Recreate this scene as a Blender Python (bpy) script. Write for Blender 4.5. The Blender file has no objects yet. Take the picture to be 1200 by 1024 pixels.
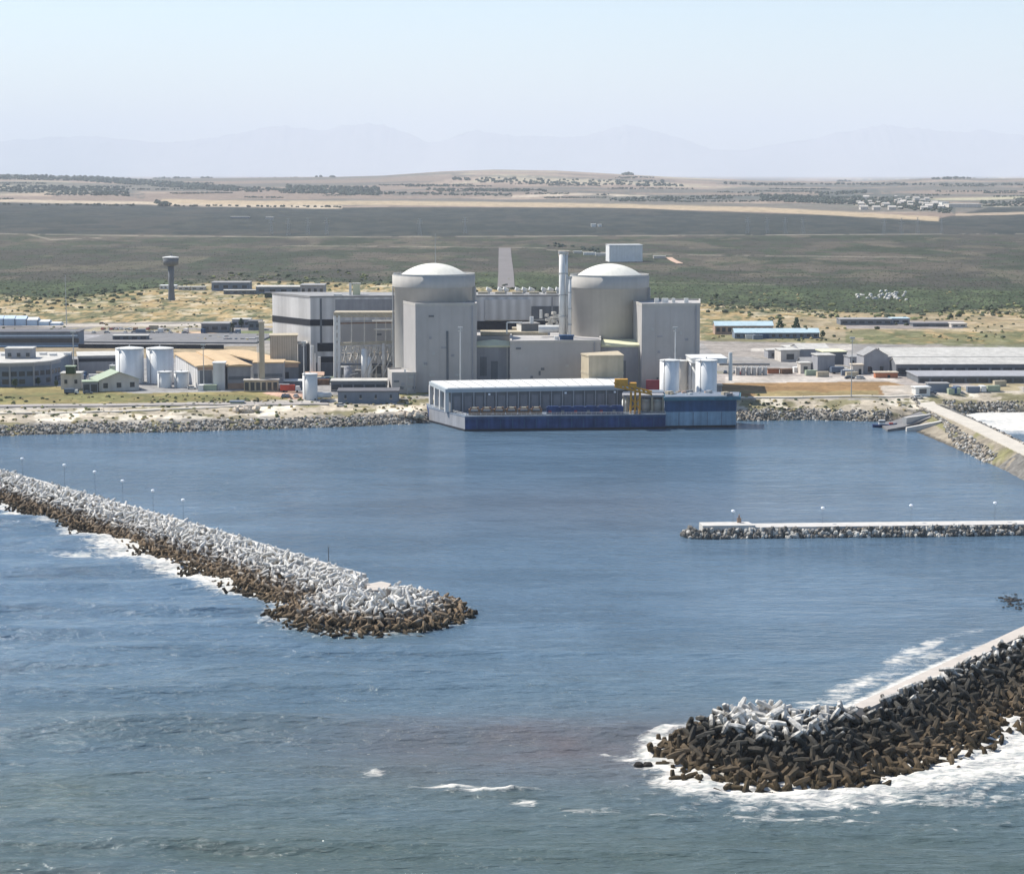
import bpy, math, random
import numpy as np
random.seed(7); rng = np.random.default_rng(7)
S = bpy.context.scene
COL = S.collection
# ------------------------------------------------------------------ camera
HAZE = 3.5e-5
CAMZ = 108.0; FPX = 2500.0
T = math.atan((512 - 205) / FPX); cT, sT = math.cos(T), math.sin(T)
cam = bpy.data.objects.new('camera', bpy.data.cameras.new('camera'))
COL.objects.link(cam); S.camera = cam
cam.location = (0, 0, CAMZ); cam.rotation_euler = (math.pi / 2 - T, 0, 0)
cam.data.sensor_width = 36; cam.data.lens = 36 * FPX / 1200
cam.data.clip_start = 1; cam.data.clip_end = 150000

def Yg(py, z=8.0):                       # distance of a ground point seen in row py
    t = (512 - py) / FPX
    return (CAMZ - z) * (cT + t * sT) / (sT - t * cT)
def Zp(py, Y):                           # height of row py at distance Y
    t = (512 - py) / FPX
    return CAMZ - Y * (sT - t * cT) / (cT + t * sT)
def Xp(px, Y, z=10.0):
    return (px - 600) / FPX * (Y * cT + (CAMZ - z) * sT)
def G(px, py, z=8.0):
    Y = Yg(py, z); return (Xp(px, Y, z), Y)
def proj(x, y, z):
    d = y * cT + (CAMZ - z) * sT
    return 600 + FPX * x / d, 512 - FPX * (y * sT - (CAMZ - z) * cT) / d

# ------------------------------------------------------------------ noise in numpy
def vnoise(x, y, seed=0):
    xi = np.floor(x).astype(np.int64); yi = np.floor(y).astype(np.int64)
    fx = x - xi; fy = y - yi
    fx = fx * fx * (3 - 2 * fx); fy = fy * fy * (3 - 2 * fy)
    def h(a, b):
        n = (a * 374761393 + b * 668265263 + seed * 1442695041) & 0x7fffffff
        n = ((n ^ (n >> 13)) * 1274126177) & 0x7fffffff
        return ((n ^ (n >> 16)) & 0xffff) / 65535.0
    return (h(xi, yi) * (1 - fx) + h(xi + 1, yi) * fx) * (1 - fy) + (h(xi, yi + 1) * (1 - fx) + h(xi + 1, yi + 1) * fx) * fy
def fbm(x, y, seed=0, o=4):
    s = 0; a = 0.5; t = 0
    for k in range(o):
        s = s + a * vnoise(x * 2 ** k, y * 2 ** k, seed + k); t += a; a *= 0.55
    return s / t
def sstep(a, b, v):
    t = np.clip((v - a) / (b - a), 0, 1); return t * t * (3 - 2 * t)

# ------------------------------------------------------------------ materials
def rgb(r, g, b):                        # sRGB 0..255 to linear
    f = lambda c: (c / 255 / 12.92) if c <= 10 else ((c / 255 + 0.055) / 1.055) ** 2.4
    return (f(r), f(g), f(b), 1)
MATS = {}
def mat(name, col, rough=0.8, var=0.18, scale=0.25, streak=0.0, metal=0.0, bump=0.0, spec=0.3, ribs=0.0):
    if name in MATS: return MATS[name]
    m = bpy.data.materials.new(name); m.use_nodes = True; nt = m.node_tree; N = nt.nodes; L = nt.links
    b = N['Principled BSDF']; b.inputs['Roughness'].default_value = rough; b.inputs['Metallic'].default_value = metal
    b.inputs['Specular IOR Level'].default_value = spec
    geo = N.new('ShaderNodeNewGeometry')
    n1 = N.new('ShaderNodeTexNoise'); n1.inputs['Scale'].default_value = scale; n1.inputs['Detail'].default_value = 6; n1.inputs['Roughness'].default_value = 0.65
    L.new(geo.outputs['Position'], n1.inputs['Vector'])
    mr = N.new('ShaderNodeMapRange'); mr.inputs['From Min'].default_value = 0.3; mr.inputs['From Max'].default_value = 0.7
    mr.inputs['To Min'].default_value = 1 - var; mr.inputs['To Max'].default_value = 1 + var
    L.new(n1.outputs['Fac'], mr.inputs['Value'])
    last = mr.outputs['Result']
    if streak:
        mp = N.new('ShaderNodeMapping'); mp.inputs['Scale'].default_value = (0.55, 0.55, 0.035)
        L.new(geo.outputs['Position'], mp.inputs['Vector'])
        n2 = N.new('ShaderNodeTexNoise'); n2.inputs['Scale'].default_value = 1; n2.inputs['Detail'].default_value = 4
        L.new(mp.outputs['Vector'], n2.inputs['Vector'])
        m2 = N.new('ShaderNodeMapRange'); m2.inputs['From Min'].default_value = 0.3; m2.inputs['From Max'].default_value = 0.7
        m2.inputs['To Min'].default_value = 1 - streak; m2.inputs['To Max'].default_value = 1 + streak * 0.5
        L.new(n2.outputs['Fac'], m2.inputs['Value'])
        mm = N.new('ShaderNodeMath'); mm.operation = 'MULTIPLY'; L.new(last, mm.inputs[0]); L.new(m2.outputs['Result'], mm.inputs[1]); last = mm.outputs[0]
    if ribs:
        w = N.new('ShaderNodeTexWave'); w.inputs['Scale'].default_value = ribs; w.wave_type = 'BANDS'; w.bands_direction = 'DIAGONAL'
        mp = N.new('ShaderNodeMapping'); mp.inputs['Scale'].default_value = (1, 1, 0.0); L.new(geo.outputs['Position'], mp.inputs['Vector'])
        L.new(mp.outputs['Vector'], w.inputs['Vector'])
        m3 = N.new('ShaderNodeMapRange'); m3.inputs['To Min'].default_value = 0.82; m3.inputs['To Max'].default_value = 1.06
        L.new(w.outputs['Fac'], m3.inputs['Value'])
        mm = N.new('ShaderNodeMath'); mm.operation = 'MULTIPLY'; L.new(last, mm.inputs[0]); L.new(m3.outputs['Result'], mm.inputs[1]); last = mm.outputs[0]
    mx = N.new('ShaderNodeMix'); mx.data_type = 'RGBA'; mx.blend_type = 'MULTIPLY'; mx.inputs['Factor'].default_value = 1
    mx.inputs['A'].default_value = (*col[:3], 1)
    cb = N.new('ShaderNodeCombineColor'); [L.new(last, cb.inputs[i]) for i in range(3)]
    L.new(cb.outputs['Color'], mx.inputs['B'])
    L.new(mx.outputs['Result'], b.inputs['Base Color'])
    if bump:
        bp = N.new('ShaderNodeBump'); bp.inputs['Distance'].default_value = bump; bp.inputs['Strength'].default_value = 0.8
        n3 = N.new('ShaderNodeTexNoise'); n3.inputs['Scale'].default_value = scale * 5; n3.inputs['Detail'].default_value = 5
        L.new(geo.outputs['Position'], n3.inputs['Vector']); L.new(n3.outputs['Fac'], bp.inputs['Height']); L.new(bp.outputs['Normal'], b.inputs['Normal'])
    MATS[name] = m; return m

M = dict(
    concrete=mat('concrete_grey', (0.43, 0.405, 0.37), 0.9, 0.10, 0.07, 0.06),
    concrete2=mat('concrete_panel', (0.40, 0.38, 0.365), 0.9, 0.08, 0.07, 0.04),
    dome=mat('dome_white', (0.74, 0.71, 0.62), 0.7, 0.06, 0.2, 0.08),
    clad=mat('pale_cladding', (0.60, 0.585, 0.57), 0.7, 0.06, 0.15, 0.10, ribs=0.12),
    clad_beige=mat('beige_cladding', (0.48, 0.42, 0.34), 0.8, 0.08, 0.2, 0.16, ribs=0.5),
    black=mat('black_band', (0.02, 0.021, 0.028), 0.6, 0.2, 0.3),
    dark=mat('dark_recess', (0.035, 0.037, 0.045), 0.8, 0.3, 0.3),
    white=mat('white_paint', (0.66, 0.65, 0.62), 0.5, 0.06, 0.3, 0.10),
    tank=mat('tank_white', (0.72, 0.715, 0.70), 0.5, 0.06, 0.3, 0.10),
    roofw=mat('roof_pale', (0.47, 0.45, 0.41), 0.8, 0.2, 0.25),
    roofy=mat('roof_cream', (0.62, 0.60, 0.40), 0.8, 0.1, 0.25),
    roofo=mat('roof_tan', (0.50, 0.36, 0.21), 0.8, 0.14, 0.22),
    roofg=mat('roof_grey', (0.27, 0.265, 0.26), 0.9, 0.2, 0.2),
    roofd=mat('roof_dark', (0.12, 0.12, 0.13), 0.9, 0.2, 0.2),
    roofgreen=mat('roof_green', (0.32, 0.37, 0.27), 0.8, 0.12, 0.25),
    teal=mat('roof_teal', (0.42, 0.53, 0.57), 0.7, 0.12, 0.25),
    tealdark=mat('teal_cornice', (0.06, 0.15, 0.20), 0.7, 0.2, 0.3),
    navy=mat('navy_wall', (0.028, 0.055, 0.15), 0.7, 0.3, 0.2, 0.35),
    blue=mat('blue_wall', (0.030, 0.075, 0.165), 0.7, 0.22, 0.2, 0.3),
    lblue=mat('light_blue_wall', (0.24, 0.34, 0.43), 0.7, 0.14, 0.2, 0.3),
    paleblue=mat('pale_blue_sheet', (0.50, 0.60, 0.70), 0.6, 0.1, 0.3),
    bluegrey=mat('blue_grey_wall', (0.16, 0.19, 0.235), 0.8, 0.12, 0.2, 0.1),
    greywall=mat('grey_wall', (0.30, 0.30, 0.315), 0.85, 0.10, 0.2, 0.14),
    greydark=mat('dark_grey_wall', (0.15, 0.16, 0.175), 0.85, 0.14, 0.2, 0.12),
    beige=mat('beige_wall', (0.44, 0.38, 0.28), 0.85, 0.10, 0.2, 0.14),
    cream=mat('cream_wall', (0.56, 0.51, 0.45), 0.85, 0.10, 0.2, 0.12),
    tan=mat('tan_box', (0.46, 0.39, 0.28), 0.85, 0.08, 0.2, 0.12),
    brick=mat('brick_wall', (0.34, 0.24, 0.18), 0.9, 0.15, 0.3),
    glass=mat('window_glass', (0.03, 0.038, 0.05), 0.2, 0.2, 0.3, spec=0.6),
    steel=mat('galvanised_steel', (0.42, 0.42, 0.41), 0.55, 0.12, 0.5, metal=0.3),
    lattice=mat('lattice_steel', (0.55, 0.51, 0.45), 0.7, 0.2, 0.5),
    beam=mat('beam_sand', (0.46, 0.40, 0.30), 0.8, 0.15, 0.4),
    rust=mat('rusty_steel', (0.20, 0.12, 0.075), 0.9, 0.4, 0.6),
    yellow=mat('crane_yellow', (0.52, 0.26, 0.035), 0.6, 0.14, 0.5),
    red=mat('red_paint', (0.40, 0.06, 0.035), 0.5, 0.14, 0.4),
    maroon=mat('maroon_wall', (0.20, 0.04, 0.06), 0.7, 0.14, 0.4),
    salmon=mat('salmon_paint', (0.50, 0.34, 0.25), 0.8, 0.12, 0.4),
    carblue=mat('car_blue', (0.10, 0.13, 0.18), 0.4, 0.1, 0.5),
    tyre=mat('tyre_rubber', (0.02, 0.02, 0.02), 0.9, 0.2, 1),
    lampw=mat('lamp_white', (0.85, 0.87, 0.9), 0.4, 0.03, 1),
    asphalt=mat('asphalt', (0.17, 0.165, 0.165), 0.95, 0.18, 0.15),
    paleroad=mat('pale_road', (0.50, 0.455, 0.385), 0.95, 0.14, 0.2),
    deck=mat('deck_concrete', (0.50, 0.475, 0.44), 0.9, 0.14, 0.3, bump=0.05),
    slab2=mat('slab_road', (0.46, 0.41, 0.36), 0.95, 0.12, 0.3),
    slab=mat('slab_beige', (0.55, 0.47, 0.37), 0.95, 0.12, 0.3),
    rock=mat('rock', (0.145, 0.135, 0.12), 0.95, 0.55, 0.45, bump=0.2),
    rockpale=mat('rock_pale', (0.42, 0.40, 0.36), 0.95, 0.4, 0.45, bump=0.2),
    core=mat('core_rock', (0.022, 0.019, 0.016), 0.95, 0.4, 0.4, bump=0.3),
    bark=mat('bark', (0.10, 0.075, 0.055), 0.95, 0.3, 1),
    leaf=mat('foliage_dark', (0.045, 0.07, 0.035), 0.9, 0.5, 0.6),
    bush=mat('foliage_bush', (0.055, 0.066, 0.038), 0.95, 0.5, 0.05),
    kelp=mat('kelp_brown', (0.02, 0.018, 0.015), 0.6, 0.3, 1),
    hivis=mat('skip_orange', (0.42, 0.16, 0.08), 0.8, 0.15, 0.5),
    mount=mat('mountain_rock', (0.24, 0.225, 0.22), 1.0, 0.25, 0.0008),
)

# ------------------------------------------------------------------ mesh builder
class MB:
    def __init__(s): s.v = []; s.f = []
    def add(s, v, f):
        o = len(s.v); s.v += [tuple(p) for p in v]; s.f += [tuple(i + o for i in q) for q in f]; return s
    def prism(s, poly, z0, z1):
        n = len(poly); a = sum(poly[i][0] * poly[(i + 1) % n][1] - poly[(i + 1) % n][0] * poly[i][1] for i in range(n))
        if a < 0: poly = poly[::-1]
        v = [(x, y, z0) for x, y in poly] + [(x, y, z1) for x, y in poly]
        f = [tuple(range(n))[::-1], tuple(range(n, 2 * n))] + [(i, (i + 1) % n, n + (i + 1) % n, n + i) for i in range(n)]
        return s.add(v, f)
    def box(s, c, d, yaw=0.0):
        ca, sa = math.cos(yaw), math.sin(yaw); hx, hy = d[0] / 2, d[1] / 2
        p = [(c[0] + ca * a - sa * b, c[1] + sa * a + ca * b) for a, b in ((-hx, -hy), (hx, -hy), (hx, hy), (-hx, hy))]
        return s.prism(p, c[2] - d[2] / 2, c[2] + d[2] / 2)
    def cyl(s, p0, p1, r0, r1=None, n=12, cap=True):
        r1 = r0 if r1 is None else r1
        a = np.array(p1, float) - np.array(p0, float); L = np.linalg.norm(a); a = a / L
        u = np.cross(a, (0, 0, 1)) if abs(a[2]) < 0.9 else np.cross(a, (1, 0, 0)); u = u / np.linalg.norm(u); w = np.cross(a, u)
        v = []
        for p, r in ((p0, r0), (p1, r1)):
            for i in range(n):
                t = 2 * math.pi * i / n; v.append(tuple(np.array(p) + r * (math.cos(t) * u + math.sin(t) * w)))
        f = [(i, i + n, (i + 1) % n + n, (i + 1) % n) for i in range(n)]
        if cap: f += [tuple(range(n)), tuple(range(2 * n - 1, n - 1, -1))]
        return s.add(v, f)
    def lathe(s, c, prof, n=48):
        v = []; 
        for r, z in prof:
            for i in range(n): t = 2 * math.pi * i / n; v.append((c[0] + r * math.cos(t), c[1] + r * math.sin(t), z))
        f = []
        for k in range(len(prof) - 1):
            for i in range(n): j = (i + 1) % n; f.append((k * n + i, k * n + j, (k + 1) * n + j, (k + 1) * n + i))
        f.append(tuple(range((len(prof) - 1) * n, len(prof) * n)))
        return s.add(v, f)
    def blob(s, c, r, sq=1.0, jit=0.25, n=1):
        v, f = ICO[n]
        vv = v * (1 + jit * (rng.random((len(v), 1)) - 0.5) * 2) * np.array([r * (0.8 + 0.4 * rng.random()), r * (0.8 + 0.4 * rng.random()), r * sq])
        return s.add(vv + np.array(c), f)
def icosphere(sub):
    t = (1 + 5 ** 0.5) / 2
    v = [(-1, t, 0), (1, t, 0), (-1, -t, 0), (1, -t, 0), (0, -1, t), (0, 1, t), (0, -1, -t), (0, 1, -t), (t, 0, -1), (t, 0, 1), (-t, 0, -1), (-t, 0, 1)]
    f = [(0, 11, 5), (0, 5, 1), (0, 1, 7), (0, 7, 10), (0, 10, 11), (1, 5, 9), (5, 11, 4), (11, 10, 2), (10, 7, 6), (7, 1, 8), (3, 9, 4), (3, 4, 2), (3, 2, 6), (3, 6, 8), (3, 8, 9), (4, 9, 5), (2, 4, 11), (6, 2, 10), (8, 6, 7), (9, 8, 1)]
    v = [np.array(p, float) / np.linalg.norm(p) for p in v]
    for _ in range(sub):
        c = {}; nf = []
        def mid(a, b):
            k = (min(a, b), max(a, b))
            if k not in c: p = v[a] + v[b]; v.append(p / np.linalg.norm(p)); c[k] = len(v) - 1
            return c[k]
        for a, b, d in f:
            x, y, z = mid(a, b), mid(b, d), mid(d, a); nf += [(a, x, z), (b, y, x), (d, z, y), (x, y, z)]
        f = nf
    return np.array(v), f
ICO = {0: icosphere(0), 1: icosphere(0), 2: icosphere(1)}

def raw_mesh(name, v, f):
    me = bpy.data.meshes.new(name); me.from_pydata([tuple(map(float, p)) for p in v], [], f); me.update(); return me
def npmesh(name, V, F, smooth=False):    # fast path, F an (n,k) array
    V = np.asarray(V, np.float32); F = np.asarray(F, np.int32); k = F.shape[1]
    me = bpy.data.meshes.new(name); me.vertices.add(len(V)); me.vertices.foreach_set('co', V.ravel())
    me.loops.add(F.size); me.loops.foreach_set('vertex_index', F.ravel()); me.polygons.add(len(F))
    me.polygons.foreach_set('loop_start', np.arange(0, F.size, k, dtype=np.int32))
    me.polygons.foreach_set('use_smooth', np.full(len(F), smooth)); me.update(calc_edges=True); return me
def tag(o, label=None, cat=None, group=None, kind=None):
    for k, v in (('label', label), ('category', cat), ('group', group), ('kind', kind)):
        if v: o[k] = v
    return o
def put(name, mb, m, parent=None, smooth=False):
    v = mb.v
    if parent is not None:
        l = parent.get('_w') or parent.location; v = [(p[0] - l[0], p[1] - l[1], p[2] - l[2]) for p in v]
        w = tuple(l)
        loc = (0, 0, 0)
    else:
        P = np.array(v); w = (float(P[:, 0].mean()), float(P[:, 1].mean()), float(P[:, 2].min())); v = P - np.array(w); loc = w
    me = raw_mesh(name, v, mb.f); me.materials.append(m)
    if smooth: me.polygons.foreach_set('use_smooth', [len(p.vertices) < 8 and abs(p.normal.z) < 0.95 or smooth == 'all' for p in me.polygons])
    o = bpy.data.objects.new(name, me); COL.objects.link(o); o.location = loc
    if parent is not None: o.parent = parent
    o['_w'] = w
    return o
def thing(name, label, cat, loc, group=None):
    o = bpy.data.objects.new(name, None); COL.objects.link(o); o.location = loc; o.empty_display_size = 1
    o['_w'] = tuple(loc); return tag(o, label, cat, group)
def copy_tree(o, loc, rotz=0, label=None, parent=None, scale=None):
    c = o.copy(); COL.objects.link(c)
    if parent is None:
        c.location = loc; c.rotation_euler = (0, 0, rotz)
        if scale: c.scale = scale
        if label: c['label'] = label
    else: c.parent = parent
    for ch in list(o.children): copy_tree(ch, None, parent=c)
    return c

# ------------------------------------------------------------------ ground height
_sh = [(-700, 890), G(-150, 512, 0), G(0, 511, 0), G(100, 508, 0), G(200, 506, 0), G(300, 503, 0), G(400, 500, 0), G(480, 497, 0), G(505, 494, 0),
       (-20, 944), (90, 946), G(868, 493, 0), G(950, 492, 0), G(1030, 494, 0), (178, 941), (204, 962), (214, 972), (300, 974), (700, 990)]
SHX = np.array([p[0] for p in _sh]); SHY = np.array([p[1] for p in _sh])
CW = [(188, 985), (190, 954), (191.5, 894), (193, 798), (197, 647), (201, 592), (162, 538), (115, 472)]   # causeway and breakwater root
def dist_poly(x, y, P):
    best = np.full(np.shape(x), 1e9); side = np.zeros(np.shape(x)); tt = np.zeros(np.shape(x)); acc = 0
    for (x0, y0), (x1, y1) in zip(P[:-1], P[1:]):
        dx, dy = x1 - x0, y1 - y0; L2 = dx * dx + dy * dy; L = L2 ** .5
        t = np.clip(((x - x0) * dx + (y - y0) * dy) / L2, 0, 1)
        d = np.hypot(x - x0 - t * dx, y - y0 - t * dy); s = np.sign(dx * (y - y0) - dy * (x - x0))
        m = d < best; best = np.where(m, d, best); side = np.where(m, s, side); tt = np.where(m, acc + t * L, tt); acc += L
    return best, side, tt
SKY_X = [-600, -300, 0, 60, 120, 180, 300, 400, 450, 520, 580, 650, 720, 800, 900, 1000, 1060, 1100, 1150, 1200, 1400, 1800]
SKY_Y = [204, 203, 204, 206, 208.5, 210, 208.5, 207.5, 206, 201, 199, 200, 204, 208.5, 212.5, 213.5, 210.5, 208.5, 209.5, 209, 207, 205]
def ground_z(x, y):
    x = np.asarray(x, float); y = np.asarray(y, float)
    ys = np.interp(x, SHX, SHY)
    d = y - ys - 1.5 * (vnoise(x / 9, y / 9, 3) - 0.5) * (y < ys + 14)
    k = np.interp(x, [-20, 90], [1.0, 1.8])
    z = np.interp(d * k, [-30, -10, 0, 6, 13, 28, 50, 70], [-8, -4, 0, 2.6, 4, 5.2, 6.8, 8])
    bump = (fbm(x / 6, y / 6, 11, 3) - 0.5) * 1.6 * np.exp(-((d * k - 26) / 16) ** 2)
    z = z + bump * (d > 3)
    # causeway
    dc, sd, tc = dist_poly(x, y, CW[:6])
    wl = np.interp(tc, [0, 90, 140, 200, 400], [16, 15, 11, 7, 6])
    zc = np.where(sd > 0, 5 - np.maximum(0, dc - 5) * 5.0 / 5.0, 5 - np.maximum(0, dc - 5) * 5.0 / wl)
    z = np.maximum(z, np.minimum(5, zc) + 0.0)
    # inland
    z = z + np.interp(y, [1450, 7000, 60000], [0, 33, 33])
    z = z + (fbm(x / 260, y / 260, 21, 3) - 0.5) * np.interp(y, [1500, 2500, 7000], [0, 6, 14])
    px = 600 + FPX * x / (y + 8)
    ridge = Zp(np.interp(px, SKY_X, SKY_Y), 12000.0)
    r = sstep(6200, 12000, y) * (1 - 0.6 * sstep(12300, 16000, y))
    z = z * (1 - r) + ridge * r
    return z
def gz(x, y): return float(ground_z(np.array([x]), np.array([y]))[0])

# ------------------------------------------------------------------ terrain sheet with its land cover
def inpoly(px, py, P):
    c = np.zeros(px.shape, bool); n = len(P)
    for i in range(n):
        x0, y0 = P[i]; x1, y1 = P[(i + 1) % n]
        if y0 == y1: continue
        c ^= ((y0 > py) != (y1 > py)) & (px < (x1 - x0) * (py - y0) / (y1 - y0) + x0)
    return c
rows = [780.0 + 6 * i for i in range(10)]
pyv = np.arange(522, 232, -0.62); rows += [float(Yg(p, 8.0)) for p in pyv if Yg(p, 8.0) > 842]
y = rows[-1]
while y < 20000: y *= 1.012; rows.append(y)
rows += [26000, 36000, 50000, 80000]
rows = np.array(rows); NU = 860; U = np.concatenate([-0.34 - np.linspace(1, 0, 30, endpoint=False) ** 2 * 1.0, np.linspace(-0.34, 0.34, NU - 60), 0.34 + np.linspace(0, 1, 31)[1:] ** 2 * 1.0])
YY, UU = np.meshgrid(rows, U, indexing='ij'); XX = UU * YY
ZZ = ground_z(XX, YY)
PX, PY = proj(XX, YY, ZZ)
C = np.zeros(XX.shape + (3,))
def setc(mask, c, a=1.0):
    a = (mask * a)[..., None]; C[:] = C * (1 - a) + np.array(c) * a
SAND = (0.40, 0.345, 0.265); TAN = (0.32, 0.235, 0.115); DRY = (0.31, 0.22, 0.10); OLIVE = (0.10, 0.105, 0.05); BUSH = (0.055, 0.052, 0.041)
BUSHG = (0.043, 0.056, 0.032); ASPH = (0.19, 0.18, 0.175); FIELD = (0.21, 0.16, 0.125); PALE = (0.50, 0.44, 0.36)
# layers from far to near, noise in world metres (stretched where the ground itself is streaky)
n_a = fbm(XX / 900, YY / 1500, 31); n_b = fbm(XX / 140, YY / 330, 32); n_c = fbm(XX / 28, YY / 60, 33); n_d = fbm(XX / 9, YY / 16, 34)
C[:] = FIELD
setc(n_a > 0.5, (0.28, 0.215, 0.165)); setc(n_a > 0.62, (0.33, 0.28, 0.20))
setc(sstep(0.50, 0.56, fbm(XX / 1400, YY / 700, 36)), (0.10, 0.10, 0.085), 0.8)
# bush plain
edge = np.interp(PX, [-300, 0, 150, 300, 450, 700, 820, 1000, 1100, 1160, 1500], [237, 238, 240, 243, 243, 243, 247, 252, 257, 243, 243])
m = sstep(-0.6, 0.8, PY - edge + (n_b - 0.5) * 3)
setc(m, (0.029, 0.035, 0.031)); setc(m * sstep(0.45, 0.62, n_c), (0.046, 0.049, 0.041)); setc(m * (n_b > 0.62), (0.065, 0.06, 0.05), 0.5)
e2 = np.interp(PX, [0, 400, 800, 1200], [274, 277, 276, 275]); m = sstep(-0.5, 0.5, PY - e2)
setc(m, BUSH); setc(m * sstep(0.45, 0.6, n_b), (0.090, 0.078, 0.060), 0.85); setc(m * sstep(0.5, 0.62, n_c), BUSHG, 0.75); setc(m * sstep(0.56, 0.62, fbm(XX / 75, YY / 110, 44)), (0.036, 0.044, 0.027), 0.85); setc(m * sstep(0.60, 0.66, fbm(XX / 60, YY / 160, 45)), (0.13, 0.11, 0.08), 0.5)
e3 = np.interp(PX, [0, 200, 330, 520, 640, 820, 1000, 1200], [326, 330, 340, 322, 322, 328, 338, 340]); m = sstep(-4, 4, PY - e3 + (n_b - 0.5) * 10)
setc(m, (0.044, 0.062, 0.028), 0.85); setc(m * sstep(0.5, 0.62, n_c), (0.075, 0.095, 0.045), 0.8)
# pale tracks over the plain
for pts, w, a in (([(-300, 273), (0, 274), (130, 276), (330, 278), (620, 277), (800, 276), (1000, 275), (1200, 274), (1500, 273)], 0.8, 0.55),
                  ([(330, 288), (470, 289), (600, 290), (640, 291)], 0.6, 0.5), ([(640, 293), (760, 298), (900, 300), (1100, 302)], 0.9, 0.45),
                  ([(30, 274), (60, 281), (120, 279)], 1.0, 0.6), ([(-100, 317), (300, 319)], 0.6, 0.2), ([(760, 331), (900, 334), (960, 330)], 0.7, 0.25),
                  ([(1080, 238), (1200, 240), (1400, 240)], 0.8, 0.5)):
    ln = np.interp(PX, [p[0] for p in pts], [p[1] for p in pts]); ok = (PX > pts[0][0]) & (PX < pts[-1][0])
    setc(ok * np.clip(1 - np.abs(PY - ln) / w, 0, 1) * (n_c > 0.38), (0.36, 0.31, 0.25), a)
# far pale strip in front of the fields
for pts, w, c, a in (([(-300, 234), (0, 235.5), (150, 238), (260, 240.5), (400, 243)], 2.0, (0.44, 0.36, 0.26), 0.9),
                  ([(190, 236), (300, 238), (450, 238), (700, 241), (900, 246), (1050, 254), (1100, 257)], 3.2, (0.40, 0.31, 0.20), 0.9),
                  ([(600, 230), (680, 228), (760, 230)], 1.2, (0.5, 0.42, 0.32), 0.8), ([(1060, 234), (1200, 232), (1400, 231)], 1.6, (0.42, 0.38, 0.25), 0.8),
                  ([(1120, 252), (1200, 250), (1400, 248)], 1.6, (0.40, 0.31, 0.22), 0.8), ([(-200, 228), (0, 227), (60, 229)], 2, (0.36, 0.27, 0.2), 0.7)):
    ln = np.interp(PX, [p[0] for p in pts], [p[1] for p in pts]); ok = (PX > pts[0][0]) & (PX < pts[-1][0])
    setc(ok * sstep(w, w * 0.6, np.abs(PY - ln + (n_b - 0.5) * 1.2)), c, a)
for pts, w, a in (([(-300, 222), (0, 224), (60, 222), (140, 225), (170, 230)], 4.5, 0.7), ([(-300, 207), (0, 206), (80, 209), (180, 213), (260, 219), (270, 221)], 3.2, 0.85),
               ([(340, 222), (440, 224)], 4, 0.8), ([(440, 227), (520, 226), (600, 229)], 2, 0.6), ([(530, 206), (620, 207), (760, 212), (790, 212)], 2, 0.6),
               ([(640, 224), (720, 226), (800, 232)], 1.8, 0.6), ([(720, 233), (900, 231), (1000, 240)], 3, 0.75), ([(840, 216), (950, 217), (1060, 219), (1200, 215)], 1, 0.6),
               ([(960, 229), (1020, 226), (1100, 240), (1120, 246)], 7, 0.8), ([(1150, 240), (1300, 240)], 5, 0.8), ([(1010, 211), (1080, 210)], 1.3, 0.6)):
    ln = np.interp(PX, [p[0] for p in pts], [p[1] for p in pts]); ok = (PX > pts[0][0]) & (PX < pts[-1][0])
    setc(ok * sstep(w, w * 0.5, np.abs(PY - ln + (n_b - 0.5) * 2)) * sstep(0.34, 0.44, n_c), (0.07, 0.08, 0.07), a)
# dry grass belt and platform
e4 = np.interp(PX, [-300, 0, 60, 150, 250, 330, 460, 560, 640, 820, 950, 1060, 1120, 1200, 1500], [345, 347, 350, 342, 333, 329, 333, 338, 345, 356, 361, 369, 364, 363, 362])
m = sstep(-2, 2, PY - e4 + (n_b - 0.5) * 9)
setc(m, TAN); setc(m * sstep(0.45, 0.6, n_c), DRY); setc(m * sstep(0.50, 0.56, fbm(XX / 14, YY / 30, 41)), (0.115, 0.125, 0.06), 0.8); setc(m * sstep(0.54, 0.58, fbm(XX / 5, YY / 22, 42)), (0.07, 0.085, 0.04), 0.75); setc(m * sstep(0.56, 0.6, fbm(XX / 6, YY / 20, 43)), (0.40, 0.30, 0.16), 0.5); setc(m * sstep(0.58, 0.66, n_d), (0.44, 0.37, 0.26), 0.7)
e5 = np.interp(PX, [-300, 0, 230, 330, 820, 1000, 1200, 1500], [378, 380, 377, 385, 399, 403, 404, 404]); m = sstep(-1, 1, PY - e5)
setc(m, (0.24, 0.225, 0.21)); setc(m * sstep(0.5, 0.56, n_c), (0.30, 0.27, 0.23), 0.8); setc(m * sstep(0.55, 0.6, n_b), (0.20, 0.185, 0.12), 0.7)
def area(P, c, a=1.0, nz=None):
    mm = inpoly(PX, PY, P).astype(float)
    if nz is not None: mm = mm * nz
    setc(mm, c, a)
green = sstep(0.35, 0.5, n_d)
area([(-300, 381), (250, 379), (330, 388), (330, 392), (-300, 392)], (0.20, 0.185, 0.175))
area([(0, 381), (70, 380), (330, 379), (330, 382), (60, 383)], (0.46, 0.40, 0.33), 0.8)
area([(70, 383), (240, 383), (240, 389), (90, 388)], (0.30, 0.26, 0.17), 0.9, green)
area([(205, 389), (250, 388), (258, 394), (220, 395)], (0.50, 0.36, 0.25))
area([(95, 392), (300, 392), (300, 403), (95, 403)], (0.25, 0.24, 0.24))
area([(-300, 407), (300, 406), (300, 420), (-300, 420)], (0.25, 0.20, 0.13)); area([(280, 388), (330, 388), (330, 400), (290, 398)], (0.14, 0.16, 0.07), 0.9)
area([(-300, 420), (460, 420), (460, 462), (-300, 470)], (0.27, 0.26, 0.25))
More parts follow.
